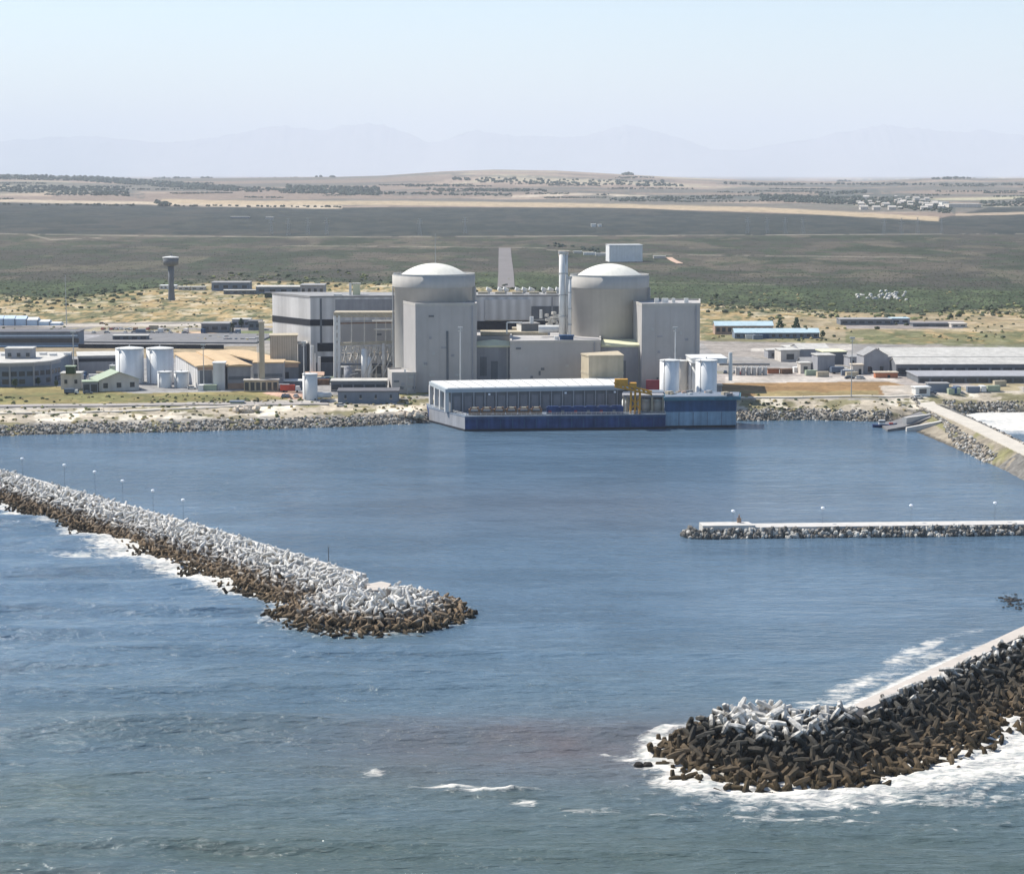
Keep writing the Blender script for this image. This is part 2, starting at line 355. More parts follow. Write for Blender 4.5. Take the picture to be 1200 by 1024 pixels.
area([(-300, 455), (60, 452), (160, 461), (310, 458), (470, 472), (470, 476), (-300, 476)], (0.24, 0.20, 0.09)); 
area([(-300, 458), (130, 461), (300, 463), (300, 470), (-300, 474)], (0.15, 0.15, 0.065), 0.8, green)
area([(320, 455), (365, 461), (350, 470), (308, 461)], (0.46, 0.30, 0.22)); area([(465, 458), (505, 457), (505, 470), (470, 469)], (0.30, 0.27, 0.12))
area([(850, 385), (1015, 388), (1010, 400), (840, 400)], (0.30, 0.245, 0.16), 0.9); area([(820, 400), (925, 403), (925, 420), (840, 417)], (0.27, 0.24, 0.21))
area([(880, 408), (1000, 404), (1000, 410), (880, 412)], (0.44, 0.40, 0.35), 0.8); area([(840, 438), (1200, 434), (1200, 450), (840, 452)], (0.34, 0.30, 0.27))
area([(850, 441), (1040, 441), (1060, 448), (1000, 448), (850, 450)], (0.46, 0.41, 0.36))
area([(845, 449), (1040, 447), (1062, 452), (1040, 463), (845, 466)], (0.24, 0.15, 0.07)); area([(845, 458), (1030, 458), (1030, 466), (845, 466)], (0.26, 0.21, 0.10), 0.8, green)
area([(1030, 452), (1200, 450), (1200, 470), (1040, 470)], (0.42, 0.37, 0.31), 0.9); area([(1110, 449), (1500, 447), (1500, 458), (1110, 458)], (0.26, 0.21, 0.11), 0.8, green)
area([(820, 392), (1000, 395), (1000, 402), (820, 400)], (0.13, 0.13, 0.06), 0.7, green)
area([(830, 382), (1000, 366), (1200, 370), (1500, 370), (1500, 384), (1000, 390)], (0.30, 0.235, 0.15), 0.6); area([(990, 385), (1200, 392), (1200, 408), (990, 402)], (0.12, 0.125, 0.055), 0.8, green)
area([(990, 376), (1130, 376), (1130, 385), (990, 385)], (0.24, 0.21, 0.19)); 
# shore slope
ysr = np.interp(XX, SHX, SHY); D = YY - ysr; kk = np.interp(XX, [-20, 90], [1.0, 1.8]); Dk = D * kk
m = (Dk < 48) * 1.0
setc(m, SAND); setc(m * sstep(0.48, 0.58, fbm(XX / 11, YY / 10, 51)), (0.17, 0.155, 0.075), 0.85); setc(m * sstep(0.58, 0.62, n_d), (0.62, 0.56, 0.46), 0.8)
setc((Dk < 13) * sstep(0.40, 0.52, n_d), (0.21, 0.195, 0.175), 0.8); setc(((Dk > 22) & (Dk < 26)) * (XX < -20), (0.50, 0.43, 0.33), 0.8)
setc(((Dk > 43) & (Dk < 53)) * (XX < -20), (0.36, 0.33, 0.29), 0.9); setc((D < 2.0) * 1.0, (0.07, 0.065, 0.055))
dc, sd, tc = dist_poly(XX, YY, CW[:6]); m = (dc < 30) & (YY < SHY[13] + 4) & (ZZ > -3)
setc(m * (sd < 0), (0.25, 0.215, 0.165)); setc(m * (sd < 0) * (dc < 12) * sstep(0.45, 0.6, n_d), (0.17, 0.16, 0.07), 0.9); setc(m * (sd > 0), (0.17, 0.16, 0.145))
setc((ZZ < 0.5) & m, (0.09, 0.08, 0.065))
C *= (0.86 + 0.28 * n_d)[..., None]
nr = len(rows); idx = np.arange(nr * NU).reshape(nr, NU)
F = np.stack([idx[:-1, :-1].ravel(), idx[:-1, 1:].ravel(), idx[1:, 1:].ravel(), idx[1:, :-1].ravel()], 1)
V = np.stack([XX.ravel(), YY.ravel(), ZZ.ravel()], 1)
keep = (ZZ.ravel()[F].max(1) > -6); F = F[keep]
me = npmesh('ground', V, F, True)
at = me.color_attributes.new('cover', 'FLOAT_COLOR', 'POINT'); at.data.foreach_set('color', np.concatenate([C.reshape(-1, 3), np.ones((nr * NU, 1))], 1).astype(np.float32).ravel())
gm = bpy.data.materials.new('ground_cover'); gm.use_nodes = True; N = gm.node_tree.nodes; L = gm.node_tree.links; b = N['Principled BSDF']
b.inputs['Roughness'].default_value = 0.95; b.inputs['Specular IOR Level'].default_value = 0.1
a = N.new('ShaderNodeAttribute'); a.attribute_name = 'cover'; geo = N.new('ShaderNodeNewGeometry')
mul = None
for sc_, v0, v1 in ((0.35, 0.68, 1.32), (0.045, 0.62, 1.38)):
    n = N.new('ShaderNodeTexNoise'); n.inputs['Scale'].default_value = sc_; n.inputs['Detail'].default_value = 7; n.inputs['Roughness'].default_value = 0.7; L.new(geo.outputs['Position'], n.inputs['Vector'])
    r = N.new('ShaderNodeMapRange'); r.inputs['From Min'].default_value = 0.3; r.inputs['From Max'].default_value = 0.7; r.inputs['To Min'].default_value = v0; r.inputs['To Max'].default_value = v1; L.new(n.outputs['Fac'], r.inputs['Value'])
    if mul is None: mul = r.outputs['Result']
    else:
        q = N.new('ShaderNodeMath'); q.operation = 'MULTIPLY'; L.new(mul, q.inputs[0]); L.new(r.outputs['Result'], q.inputs[1]); mul = q.outputs[0]
vm = N.new('ShaderNodeVectorMath'); vm.operation = 'SCALE'; L.new(a.outputs['Color'], vm.inputs[0]); L.new(mul, vm.inputs['Scale']); L.new(vm.outputs[0], b.inputs['Base Color'])
me.materials.append(gm)
o = bpy.data.objects.new('ground', me); COL.objects.link(o); tag(o, kind='structure')

# ------------------------------------------------------------------ mountains and hills far behind
MX = [-900, -500, -200, 0, 90, 150, 200, 250, 290, 318, 335, 352, 375, 400, 425, 445, 460, 480, 500, 520, 545, 562, 580, 610, 650, 680, 700, 722, 745, 770, 800, 830, 870, 900, 930, 960, 990, 1020, 1034, 1060, 1090, 1120, 1150, 1200, 1300, 1500, 1900]
MY = [165, 170, 168, 166, 160, 164, 168, 162, 155, 148, 147, 151, 153, 148, 146, 145, 149, 158, 166, 164, 156, 153, 156, 159, 160, 161, 155, 149, 149, 154, 164, 174, 178, 170, 166, 162, 155, 150, 144, 150, 152, 155, 155, 157, 160, 158, 165]
mx = np.linspace(-900, 1900, 700); base = np.interp(mx, MX, MY) - (fbm(mx / 22, mx * 0, 61, 4) - 0.5) * 5 - (fbm(mx / 6, mx * 0, 62, 4) - 0.5) * 5.5 * sstep(170, 156, np.interp(mx, MX, MY))
Ym = 80000.0; zt = Zp(base, Ym); xs = (mx - 600) / FPX * (Ym * cT + 100)
Vm = []; prof = [(-5200, 0.0), (-3600, 0.22), (-2300, 0.42), (-1100, 0.70), (-300, 0.94), (0, 1.0), (600, 0.9), (2500, 0.4), (4500, 0.0)]
for k, (dy, hf) in enumerate(prof):
    w = (fbm(mx / 16, mx * 0 + k * 1.3, 71, 4) - 0.5) * (hf < 0.97) * (hf > 0)
    Vm += list(zip(xs, Ym + dy + w * 1800, 40 + (zt - 40) * np.clip(hf + w * 0.35, 0, 1)))
n = len(mx); idm = np.arange(len(prof) * n).reshape(len(prof), n)
Fm = np.stack([idm[:-1, :-1].ravel(), idm[:-1, 1:].ravel(), idm[1:, 1:].ravel(), idm[1:, :-1].ravel()], 1)
me = npmesh('mountains', np.array(Vm), Fm); me.materials.append(M['mount']); o = bpy.data.objects.new('mountains', me); COL.objects.link(o); tag(o, kind='structure')

# ------------------------------------------------------------------ breakwaters: where they stand
RB = [(48, 389), (64, 400), (115, 472), (162, 538), (201, 592)]
HR = (50, 388.5); HL = (-34.0, 519.5)
LB = [(-32.5, 521), (-45, 546), (-86, 606), (-177, 731), (-250, 832), (-290, 888)]
def mound(x, y, P, top, half, w_out, w_in, out_side, rhead, hc):
    d, sd, t = dist_poly(x, y, P)
    wo = np.interp(t, *w_out) if isinstance(w_out, tuple) else w_out
    outer = (sd == out_side)
    z = np.where(outer, top - np.maximum(0, d - half) * top / wo, top - np.maximum(0, d - half) * top / w_in)
    zh = top - np.maximum(0, np.hypot(x - hc[0], y - hc[1]) - rhead * 0.35) * top / (rhead * 0.65)
    return np.maximum(z, zh)
def mR(x, y): return mound(x, y, RB, 5.4, 2.6, 17.5, 3.0, -1, 21.0, HR)
def mL(x, y): return mound(x, y, LB, 4.7, 2.0, ([0, 40, 120, 220], [17, 16, 12.5, 9.5]), 4.0, 1, 22.5, HL)
def heightmesh(name, fn, x0, x1, y0, y1, st, m, drop=-3.5, lower=2.3, kind='structure'):
    xs = np.arange(x0, x1, st); ys = np.arange(y0, y1, st); X, Y = np.meshgrid(xs, ys)
    Z = fn(X, Y) - lower + (fbm(X / 2.2, Y / 2.2, 81, 3) - 0.5) * 1.0
    I = np.arange(X.size).reshape(X.shape); F = np.stack([I[:-1, :-1].ravel(), I[:-1, 1:].ravel(), I[1:, 1:].ravel(), I[1:, :-1].ravel()], 1)
    F = F[Z.ravel()[F].max(1) > drop]; Z = np.maximum(Z, drop - 1)
    me = npmesh(name, np.stack([X.ravel(), Y.ravel(), Z.ravel()], 1), F); me.materials.append(m)
    o = bpy.data.objects.new(name, me); COL.objects.link(o); tag(o, kind=kind); return o
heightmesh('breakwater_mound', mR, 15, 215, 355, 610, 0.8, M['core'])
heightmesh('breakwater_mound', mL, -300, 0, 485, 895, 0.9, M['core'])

# ------------------------------------------------------------------ water
wr = [150.0 + 12 * i for i in range(12)]; wr += [float(Yg(p, 0)) for p in np.arange(1110, 478, -0.8)]
wr = np.array([w for w in wr if w < 1005] + [1010, 1060]); wr = np.sort(wr); NW = 900; Uw = np.concatenate([-0.36 - np.linspace(1, 0, 40, endpoint=False) ** 2 * 2.2, np.linspace(-0.36, 0.36, NW - 80), 0.36 + np.linspace(0, 1, 41)[1:] ** 2 * 2.2])
WY, WU = np.meshgrid(wr, Uw, indexing='ij'); WX = WU * WY
dl, sl, tl = dist_poly(WX, WY, LB); dr, sr, tr = dist_poly(WX, WY, RB)
# open sea to the camera side of both moles; harbour inside
lx = np.interp(WX, [-290, -177, -86, -31, 47, 115, 201], [888, 731, 606, 521, 389, 472, 592])
openw = sstep(20, -40, WY - lx)
mouth = np.exp(-((WX - 10) / 70) ** 2) * np.exp(-((WY - 460) / 60) ** 2); openw = np.clip(openw + 0.5 * mouth, 0, 1)
wz = np.zeros_like(WX)
for amp, lam, ang, ph in ((1.2, 58, 0.05, 0.3), (1.0, 34, -0.03, 1.9), (0.45, 19, 0.06, 4.0), (0.2, 10, -0.08, 2.2)):
    warp = (fbm(WX / 260, WY / 90, int(lam), 2) - 0.5) * lam * 2.2
    s = np.sin(2 * math.pi * ((WY * math.cos(ang) + WX * math.sin(ang)) + warp) / lam + ph)
    env = sstep(0.36, 0.60, fbm(WX / 230, WY / 40, 90 + int(lam), 2)) * (0.55 + 0.75 * sstep(20, -90, WX))
    wz += amp * (0.7 * s + 0.3 * np.maximum(s, 0) ** 3) * env
wz *= (0.07 + 0.93 * openw)
wz += (fbm(WX / 19, WY / 3.0, 95, 3) - 0.5) * (0.12 + 0.5 * openw) 
wz += (fbm(WX / 7.0, WY / 1.4, 97, 2) - 0.5) * (0.07 + 0.27 * openw)
# foam
foam = np.zeros_like(WX)
zR = mR(WX, WY); zL = mL(WX, WY)
nf1 = fbm(WX / 10, WY / 9, 101); nf2 = fbm(WX / 5, WY / 2.6, 102, 3)
sR = -zR / (5.6 / 16.0)                       # metres seaward of the right waterline
sideR = (sr < 0)
swash = np.interp(WX, [20, 40, 70, 90, 110, 160], [8, 10, 12, 19, 22, 18]) * (0.55 + 0.9 * nf1)
foam = np.maximum(foam, np.where(sideR | (WX < 60), 1.15 * np.exp(-(np.maximum(sR, 0) / swash) ** 2.4), 0) * (WY < 428 + (WX - 47) * 1.15) * (sR > -6))
foam = np.maximum(foam, 0.58 * np.exp(-(np.maximum(sR - swash, 0) / 14) ** 2) * sideR * sstep(0.38, 0.58, nf2) * (sR > 0))
fin = (np.exp(-((dr - 10.5) / 3.2) ** 2) * 1.0 + 0.62 * np.exp(-((dr - 6) / 4.5) ** 2)) * (sr > 0) * sstep(14, 24, tr) * sstep(150, 90, tr) * (0.85 + 0.5 * nf1)
foam = np.maximum(foam, fin); foam = np.where((sr > 0) & (dr < 40) & (tr > 20), np.maximum(foam, 0.62 * np.exp(-((dr - 17) / 5) ** 2) * (0.4 + nf2) * sstep(150, 90, tr)), foam)
sL = -zL / (5.2 / 15.0)
crest = np.sin(2 * math.pi * (WY * math.cos(.05) + WX * math.sin(.05)) / 34 + (fbm(WX / 90, WY / 60, 34) - .5) * 10)
foam = np.maximum(foam, 0.62 * sstep(.72, .98, crest) * sstep(38, 6, sL) * (sl > 0) * (sL > 0) * sstep(0.42, 0.6, nf1) * (WY > 560))
fl = np.interp(WY, [495, 510, 535, 560, 590, 635, 660, 690, 720], [0.55, 0.6, 0.7, 1.15, 1.25, 1.2, 0.5, 0.9, 1.0])
foam = np.maximum(foam, np.where((sl > 0), fl * np.exp(-(np.maximum(sL, 0) / (3.5 + 11 * nf1 * fl)) ** 2) * (sL > -6), 0))
foam = np.maximum(foam, 0.6 * np.exp(-(np.maximum(sL, 0) / 3.5) ** 2) * (WY < 530) * (sL > -6))
def fblob(px, py, wx, wy, a, ang=0.0):
    global foam
    cx, cy = G(px, py, 0); sx = wx / FPX * cy; sy = wy * cy * cy / (108 * FPX); ca, sa = math.cos(ang), math.sin(ang)
    dx, dy = WX - cx, WY - cy
    r = (dx / sx) ** 2 + ((dy - dx * math.tan(ang)) / sy) ** 2
    foam = np.maximum(foam, 1.22 * a * np.exp(-r) * (0.55 + 0.75 * nf2))
for q in ((20, 603, 45, 4, .8), (55, 613, 25, 3, .7), (90, 648, 40, 2.5, .72), (120, 652, 30, 2, .5), (160, 640, 18, 9, .95), (190, 660, 40, 7, .9), (235, 672, 30, 5, .8), (320, 728, 25, 9, .55),
          (440, 908, 22, 5, .62), (520, 922, 55, 3, .8), (575, 926, 60, 3, .75), (610, 940, 25, 5, .78), (720, 884, 25, 3, .75), (740, 890, 30, 6, .8), (770, 955, 50, 3, .55), (1000, 963, 26, 4, .8), (850, 925, 110, 8, .7),
          (1000, 928, 120, 7, .8), (1100, 900, 90, 14, .9), (1190, 865, 50, 16, .9), (990, 990, 50, 4, .4), (700, 950, 60, 6, .45), (1010, 800, 50, 9, .66, .9), (1060, 770, 50, 9, .72, 1.0), (1090, 755, 30, 6, .75, .9),
          (1130, 742, 60, 4, .45, .6), (985, 808, 30, 8, .65, .8), (950, 822, 30, 5, .5), (1165, 488, 60, 7, 1.3), (1190, 500, 60, 6, 1.2), (1180, 520, 30, 6, .6), (100, 690, 60, 1.5, .3), (330, 700, 20, 3, .5)):
    fblob(*q)
cov = (WX > 199) & (WY > 850) & (WY < 985); foam = np.where(cov, np.maximum(foam, sstep(870, 905, WY) * (0.6 + 0.5 * nf1)), foam)
zt_ = ground_z(WX, WY); foam = np.where((zt_ > -1.6) & (zt_ < 0.6) & (WY > 780) & ~cov, np.maximum(foam, 0.28), foam)
# silt and weed-brown water
brown = 0.75 * np.exp(-((WX - 12) / 46) ** 2 - ((WY - 396) / 24) ** 2) * (0.5 + nf1) + 0.30 * np.exp(-((WX - 30) / 90) ** 2 - ((WY - 690) / 55) ** 2)
green = sstep(545, 290, WY) * 0.95 * (0.5 + fbm(WX / 40, WY / 22, 105)) + 0.5 * sstep(12, 0, sL) * (sl > 0) * sstep(-50, 20, WX + 50)
dark = sstep(0.45, 0.62, fbm(WX / 60, WY / 26, 107))
wz[(zR > -1.5) | (zL > -1.5)] *= 0.4
foam_lift = np.clip(foam, 0, 1) * openw * (nf2 - 0.3) * 2.0; wz += foam_lift
nr2 = len(wr); idx = np.arange(nr2 * NW).reshape(nr2, NW)
F = np.stack([idx[:-1, :-1].ravel(), idx[:-1, 1:].ravel(), idx[1:, 1:].ravel(), idx[1:, :-1].ravel()], 1)
me = npmesh('sea', np.stack([WX.ravel(), WY.ravel(), wz.ravel()], 1), F, True)
at = me.color_attributes.new('wet', 'FLOAT_COLOR', 'POINT')
at.data.foreach_set('color', np.stack([foam.ravel(), np.clip(brown, 0, 1).ravel(), np.clip(green, 0, 1).ravel(), dark.ravel()], 1).astype(np.float32).ravel())
wm = bpy.data.materials.new('sea_water'); wm.use_nodes = True; N = wm.node_tree.nodes; L = wm.node_tree.links; b = N['Principled BSDF']
a = N.new('ShaderNodeAttribute'); a.attribute_name = 'wet'; sep = N.new('ShaderNodeSeparateColor'); L.new(a.outputs['Color'], sep.inputs['Color'])
geo = N.new('ShaderNodeNewGeometry')
def mixc(A, B, fac):
    x = N.new('ShaderNodeMix'); x.data_type = 'RGBA'
    for s, v in (('A', A), ('B', B)):
        if isinstance(v, tuple): x.inputs[s].default_value = v
        else: L.new(v, x.inputs[s])
    if isinstance(fac, float): x.inputs['Factor'].default_value = fac
    else: L.new(fac, x.inputs['Factor'])
    return x.outputs['Result']
WBLUE = (0.094, 0.155, 0.218, 1); WDARK = (0.074, 0.126, 0.180, 1); WBROWN = (0.130, 0.112, 0.112, 1); WGREEN = (0.072, 0.102, 0.097, 1)
c = mixc(WBLUE, WDARK, a.outputs['Alpha']); c = mixc(c, WGREEN, sep.outputs['Blue']); c = mixc(c, WBROWN, sep.outputs['Green'])
mp = N.new('ShaderNodeMapping'); mp.inputs['Scale'].default_value = (0.5, 1.1, 1); L.new(geo.outputs['Position'], mp.inputs['Vector'])
fn = N.new('ShaderNodeTexNoise'); fn.inputs['Scale'].default_value = 0.55; fn.inputs['Detail'].default_value = 9; fn.inputs['Roughness'].default_value = 0.68; fn.inputs['Distortion'].default_value = 1.2; L.new(mp.outputs['Vector'], fn.inputs['Vector'])
ad = N.new('ShaderNodeMath'); ad.operation = 'MULTIPLY_ADD'; L.new(fn.outputs['Fac'], ad.inputs[0]); ad.inputs[1].default_value = 1.7; L.new(sep.outputs['Red'], ad.inputs[2])
fr = N.new('ShaderNodeMapRange'); fr.interpolation_type = 'SMOOTHSTEP'; fr.inputs['From Min'].default_value = 1.22; fr.inputs['From Max'].default_value = 1.80; L.new(ad.outputs[0], fr.inputs['Value'])
fr2 = N.new('ShaderNodeMapRange'); fr2.inputs['From Min'].default_value = 0.34; fr2.inputs['From Max'].default_value = 0.62; fn2 = N.new('ShaderNodeTexNoise'); fn2.inputs['Scale'].default_value = 0.8; fn2.inputs['Detail'].default_value = 6; L.new(mp.outputs['Vector'], fn2.inputs['Vector']); L.new(fn2.outputs['Fac'], fr2.inputs['Value']); fo = mixc((0.44, 0.45, 0.42, 1), (0.74, 0.69, 0.62, 1), fr2.outputs['Result']); c = mixc(c, fo, fr.outputs['Result']); L.new(c, b.inputs['Base Color'])
rr = N.new('ShaderNodeMapRange'); rr.inputs['To Min'].default_value = 0.13; rr.inputs['To Max'].default_value = 0.9; L.new(fr.outputs['Result'], rr.inputs['Value']); L.new(rr.outputs['Result'], b.inputs['Roughness'])
b.inputs['IOR'].default_value = 1.33
def bumpn(scale, sx, sy, dist, prev=None, det=4):
    m_ = N.new('ShaderNodeMapping'); m_.inputs['Scale'].default_value = (sx, sy, 1); m_.inputs['Rotation'].default_value = (0, 0, 0.08); L.new(geo.outputs['Position'], m_.inputs['Vector'])
    t = N.new('ShaderNodeTexNoise'); t.inputs['Scale'].default_value = scale; t.inputs['Detail'].default_value = det; t.inputs['Roughness'].default_value = 0.6; L.new(m_.outputs['Vector'], t.inputs['Vector'])
    bp = N.new('ShaderNodeBump'); bp.inputs['Distance'].default_value = dist; bp.inputs['Strength'].default_value = 1; L.new(t.outputs['Fac'], bp.inputs['Height'])
    if prev: L.new(prev, bp.inputs['Normal'])
    return bp.outputs['Normal']
nb = bumpn(0.12, 0.5, 1.5, 1.9); nb = bumpn(0.5, 0.45, 1.3, 0.75, nb, 6); L.new(nb, b.inputs['Normal'])
me.materials.append(wm); o = bpy.data.objects.new('sea', me); COL.objects.link(o); tag(o, kind='structure')
# ------------------------------------------------------------------ dolosse
def dolos_geo(Lh=1.7, r=0.60):
    V = []; Fc = []
    def limb(c, ax, L, rc, re):
        o = len(V); a = np.array(ax, float); u = np.cross(a, (0.3, 0.5, 0.8)); u /= np.linalg.norm(u); w = np.cross(a, u); n = 6
        for t, rr in ((-1, re * 0.88), (-0.95, re), (0, rc), (0.95, re), (1, re * 0.88)):
            for i in range(n): th = 2 * math.pi * i / n; V.append(np.array(c) + a * L * t + rr * (math.cos(th) * u + math.sin(th) * w))
        for k in range(4):
            for i in range(n): j = (i + 1) % n; Fc.append((o + k * n + i, o + k * n + j, o + (k + 1) * n + j, o + (k + 1) * n + i))
        for base in (o, o + 4 * n):
            for i in range(1, n - 2, 2): Fc.append((base, base + i, base + i + 1, base + i + 2 if i + 2 < n else base + i + 1))
    limb((0, 0, 0), (1, 0, 0), 1.35, r * 0.95, r); limb((-1.3, 0, 0), (0, 0, 1), Lh, r, r * 0.68); limb((1.3, 0, 0), (0, 1, 0), Lh, r, r * 0.68)
    return np.array(V), [tuple(dict.fromkeys(f)) for f in Fc]
DV, DF = dolos_geo()
def zmat(name, stops, rough=0.92):
    """concrete that carries its tide marks: weed-brown low down, bleached high up; dark stops between paint shade"""
    m = bpy.data.materials.new(name); m.use_nodes = True; N = m.node_tree.nodes; L = m.node_tree.links; b = N['Principled BSDF']; b.inputs['Roughness'].default_value = rough; b.inputs['Specular IOR Level'].default_value = 0.2
    geo = N.new('ShaderNodeNewGeometry'); sx = N.new('ShaderNodeSeparateXYZ'); L.new(geo.outputs['Position'], sx.inputs[0])
    n = N.new('ShaderNodeTexNoise'); n.inputs['Scale'].default_value = 0.5; n.inputs['Detail'].default_value = 6; n.inputs['Roughness'].default_value = 0.7; L.new(geo.outputs['Position'], n.inputs['Vector'])
    ma = N.new('ShaderNodeMath'); ma.operation = 'MULTIPLY_ADD'; L.new(n.outputs['Fac'], ma.inputs[0]); ma.inputs[1].default_value = 5.0; L.new(sx.outputs['Z'], ma.inputs[2])
    mr = N.new('ShaderNodeMapRange'); mr.inputs['From Min'].default_value = 2.5; mr.inputs['From Max'].default_value = 12.5; L.new(ma.outputs[0], mr.inputs['Value'])
    cr = N.new('ShaderNodeValToRGB'); e = cr.color_ramp.elements
    for i, (z, c) in enumerate(stops):
        el = e[0] if i == 0 else e.new(z / 10.0)
        el.color = (*c, 1)
    e.remove(e[len(e) - 1]); L.new(mr.outputs['Result'], cr.inputs['Fac'])
    n2 = N.new('ShaderNodeTexNoise'); n2.inputs['Scale'].default_value = 1.1; n2.inputs['Detail'].default_value = 6; L.new(geo.outputs['Position'], n2.inputs['Vector'])
    m2 = N.new('ShaderNodeMapRange'); m2.inputs['From Min'].default_value = 0.3; m2.inputs['From Max'].default_value = 0.7; m2.inputs['To Min'].default_value = 0.62; m2.inputs['To Max'].default_value = 1.3; L.new(n2.outputs['Fac'], m2.inputs['Value'])
    vs = N.new('ShaderNodeVectorMath'); vs.operation = 'SCALE'; L.new(cr.outputs['Color'], vs.inputs[0]); L.new(m2.outputs['Result'], vs.inputs['Scale']); L.new(vs.outputs[0], b.inputs['Base Color'])
    return m
MD_R = zmat('dolos_concrete_right', [(0, (0.035, 0.028, 0.018)), (0.9, (0.07, 0.05, 0.026)), (2.0, (0.125, 0.090, 0.055)), (3.4, (0.075, 0.060, 0.042)), (4.6, (0.045, 0.040, 0.032)), (6.3, (0.060, 0.056, 0.048)), (7.5, (0.58, 0.55, 0.50))])  # dark grey middle stops paint the shade on the slope facing the camera
MD_L = zmat('dolos_concrete_left', [(0, (0.035, 0.028, 0.02)), (0.9, (0.07, 0.052, 0.03)), (1.7, (0.21, 0.145, 0.085)), (2.8, (0.20, 0.155, 0.11)), (4.3, (0.58, 0.555, 0.51)), (9, (0.66, 0.635, 0.59))])
def rotmats(n):
    q = rng.normal(size=(n, 4)); q /= np.linalg.norm(q, axis=1)[:, None]; w, x, y, z = q.T
    return np.stack([np.stack([1 - 2 * (y * y + z * z), 2 * (x * y - z * w), 2 * (x * z + y * w)], 1), np.stack([2 * (x * y + z * w), 1 - 2 * (x * x + z * z), 2 * (y * z - x * w)], 1),
                     np.stack([2 * (x * z - y * w), 2 * (y * z + x * w), 1 - 2 * (x * x + y * y)], 1)], 1), q
def spots(fn, x0, x1, y0, y1, st, zmin, lift, sel):
    xs = np.arange(x0, x1, st); ys = np.arange(y0, y1, st); X, Y = np.meshgrid(xs, ys); X = X + (rng.random(X.shape) - .5) * st * .8; Y = Y + (rng.random(Y.shape) - .5) * st * .8
    X = X.ravel(); Y = Y.ravel(); Z = fn(X, Y); k = (Z > zmin) & sel(X, Y); X, Y, Z = X[k], Y[k], Z[k]
    return np.stack([X, Y, Z + lift + (rng.random(len(X)) - .5) * 1.0], 1)
def selR(X, Y):
    d, s, t = dist_poly(X, Y, RB); head = (np.hypot(X - HR[0], Y - HR[1]) < 23.5) & ~((s > 0) & (t > 26))
    return (((s < 0) & (d > 3.1)) | (head & (t < 20))) & (Y < 590)
def selL(X, Y):
    d, s, t = dist_poly(X, Y, LB); cap = (np.abs((X + 37) * 0.8 - (Y - 534) * 0.6) < 5) & (np.abs((X + 37) * 0.6 + (Y - 534) * 0.8) < 4)
    cap = np.hypot((X + 33) / 4.6, (Y - 526) / 8) < 1
    return (((s > 0) | (d < 3.2)) | (np.hypot(X - HL[0], Y - HL[1]) < 24)) & ~cap
topR = spots(mR, 15, 210, 360, 590, 2.45, -1.5, 0.55, selR); lowR = spots(mR, 15, 210, 360, 590, 2.9, -2.0, -1.5, selR)
topL = spots(mL, -300, 5, 485, 895, 2.0, -1.5, 0.5, selL); lowL = spots(mL, -300, 5, 485, 795, 3.2, -2.0, -1.3, selL)
hx = np.hypot((topR[:, 0] - 42.5) / 1.15, topR[:, 1] - 393); topR[:, 2] += 1.7 * sstep(12, 5, hx)       # the head is heaped higher
d_ = np.hypot(topR[:, 0], topR[:, 1]); pxr, pyr = proj(topR[:, 0], topR[:, 1], topR[:, 2])
inview = (pxr < 1206) & (topR[:, 2] > 0.3); order = np.argsort(np.where(inview, d_, 1e9)); ind = order[:min(300, int(inview.sum()))]; rest = np.setdiff1d(np.arange(len(topR)), ind)
dme = raw_mesh('dolos', DV, DF); dme.materials.append(MD_R)
_, Q = rotmats(len(ind)); first = None
for k, i in enumerate(ind):
    if first is None: o = first = bpy.data.objects.new('dolos', dme)
    else: o = first.copy()
    COL.objects.link(o); o.location = topR[i]; o.rotation_mode = 'QUATERNION'; o.rotation_quaternion = Q[k]; s = 0.92 + 0.2 * random.random(); o.scale = (s, s, s)
    z = topR[i][2]; part = 'rounded head' if math.hypot(topR[i][0] - HR[0], topR[i][1] - HR[1]) < 21 else 'straight arm'
    look = 'bleached pale concrete dolos along the crest' if z > 5.4 else ('grey brown concrete dolos halfway up the slope' if z > 2.7 else 'weed-stained brown dolos at the waterline')
    tag(o, f'{look} of the near breakwater {part}', 'dolos', f'{look.split(" dolos")[0]} dolosse on the near breakwater {part}')
Vs = []; Fs = []; mi = []; off = 0
quads = [f for f in DF if len(f) == 4]; dq = np.array(quads + [(*f, f[-1]) for f in DF if len(f) == 3])
dq = np.array([q for q in dq if len(set(q)) == 4])
for pts, mm in ((topR[rest], 0), (lowR, 0), (topL, 1), (lowL, 1)):
    R, _ = rotmats(len(pts)); v = np.einsum('nij,kj->nki', R, DV) * ((0.92, 0.70)[mm] + 0.2 * rng.random((len(pts), 1, 1))) + pts[:, None, :]
    Vs.append(v.reshape(-1, 3)); Fs.append((dq[None] + (np.arange(len(pts)) * len(DV))[:, None, None] + off).reshape(-1, 4)); mi.append(np.full(len(pts) * len(dq), mm)); off += len(pts) * len(DV)
me = npmesh('dolos_heap', np.concatenate(Vs), np.concatenate(Fs)); me.materials.append(MD_R); me.materials.append(MD_L); me.polygons.foreach_set('material_index', np.concatenate(mi).astype(np.int32))
o = bpy.data.objects.new('dolos_heap', me); COL.objects.link(o); tag(o, 'heaped concrete dolosse armouring the two breakwaters', 'armour', kind='stuff')

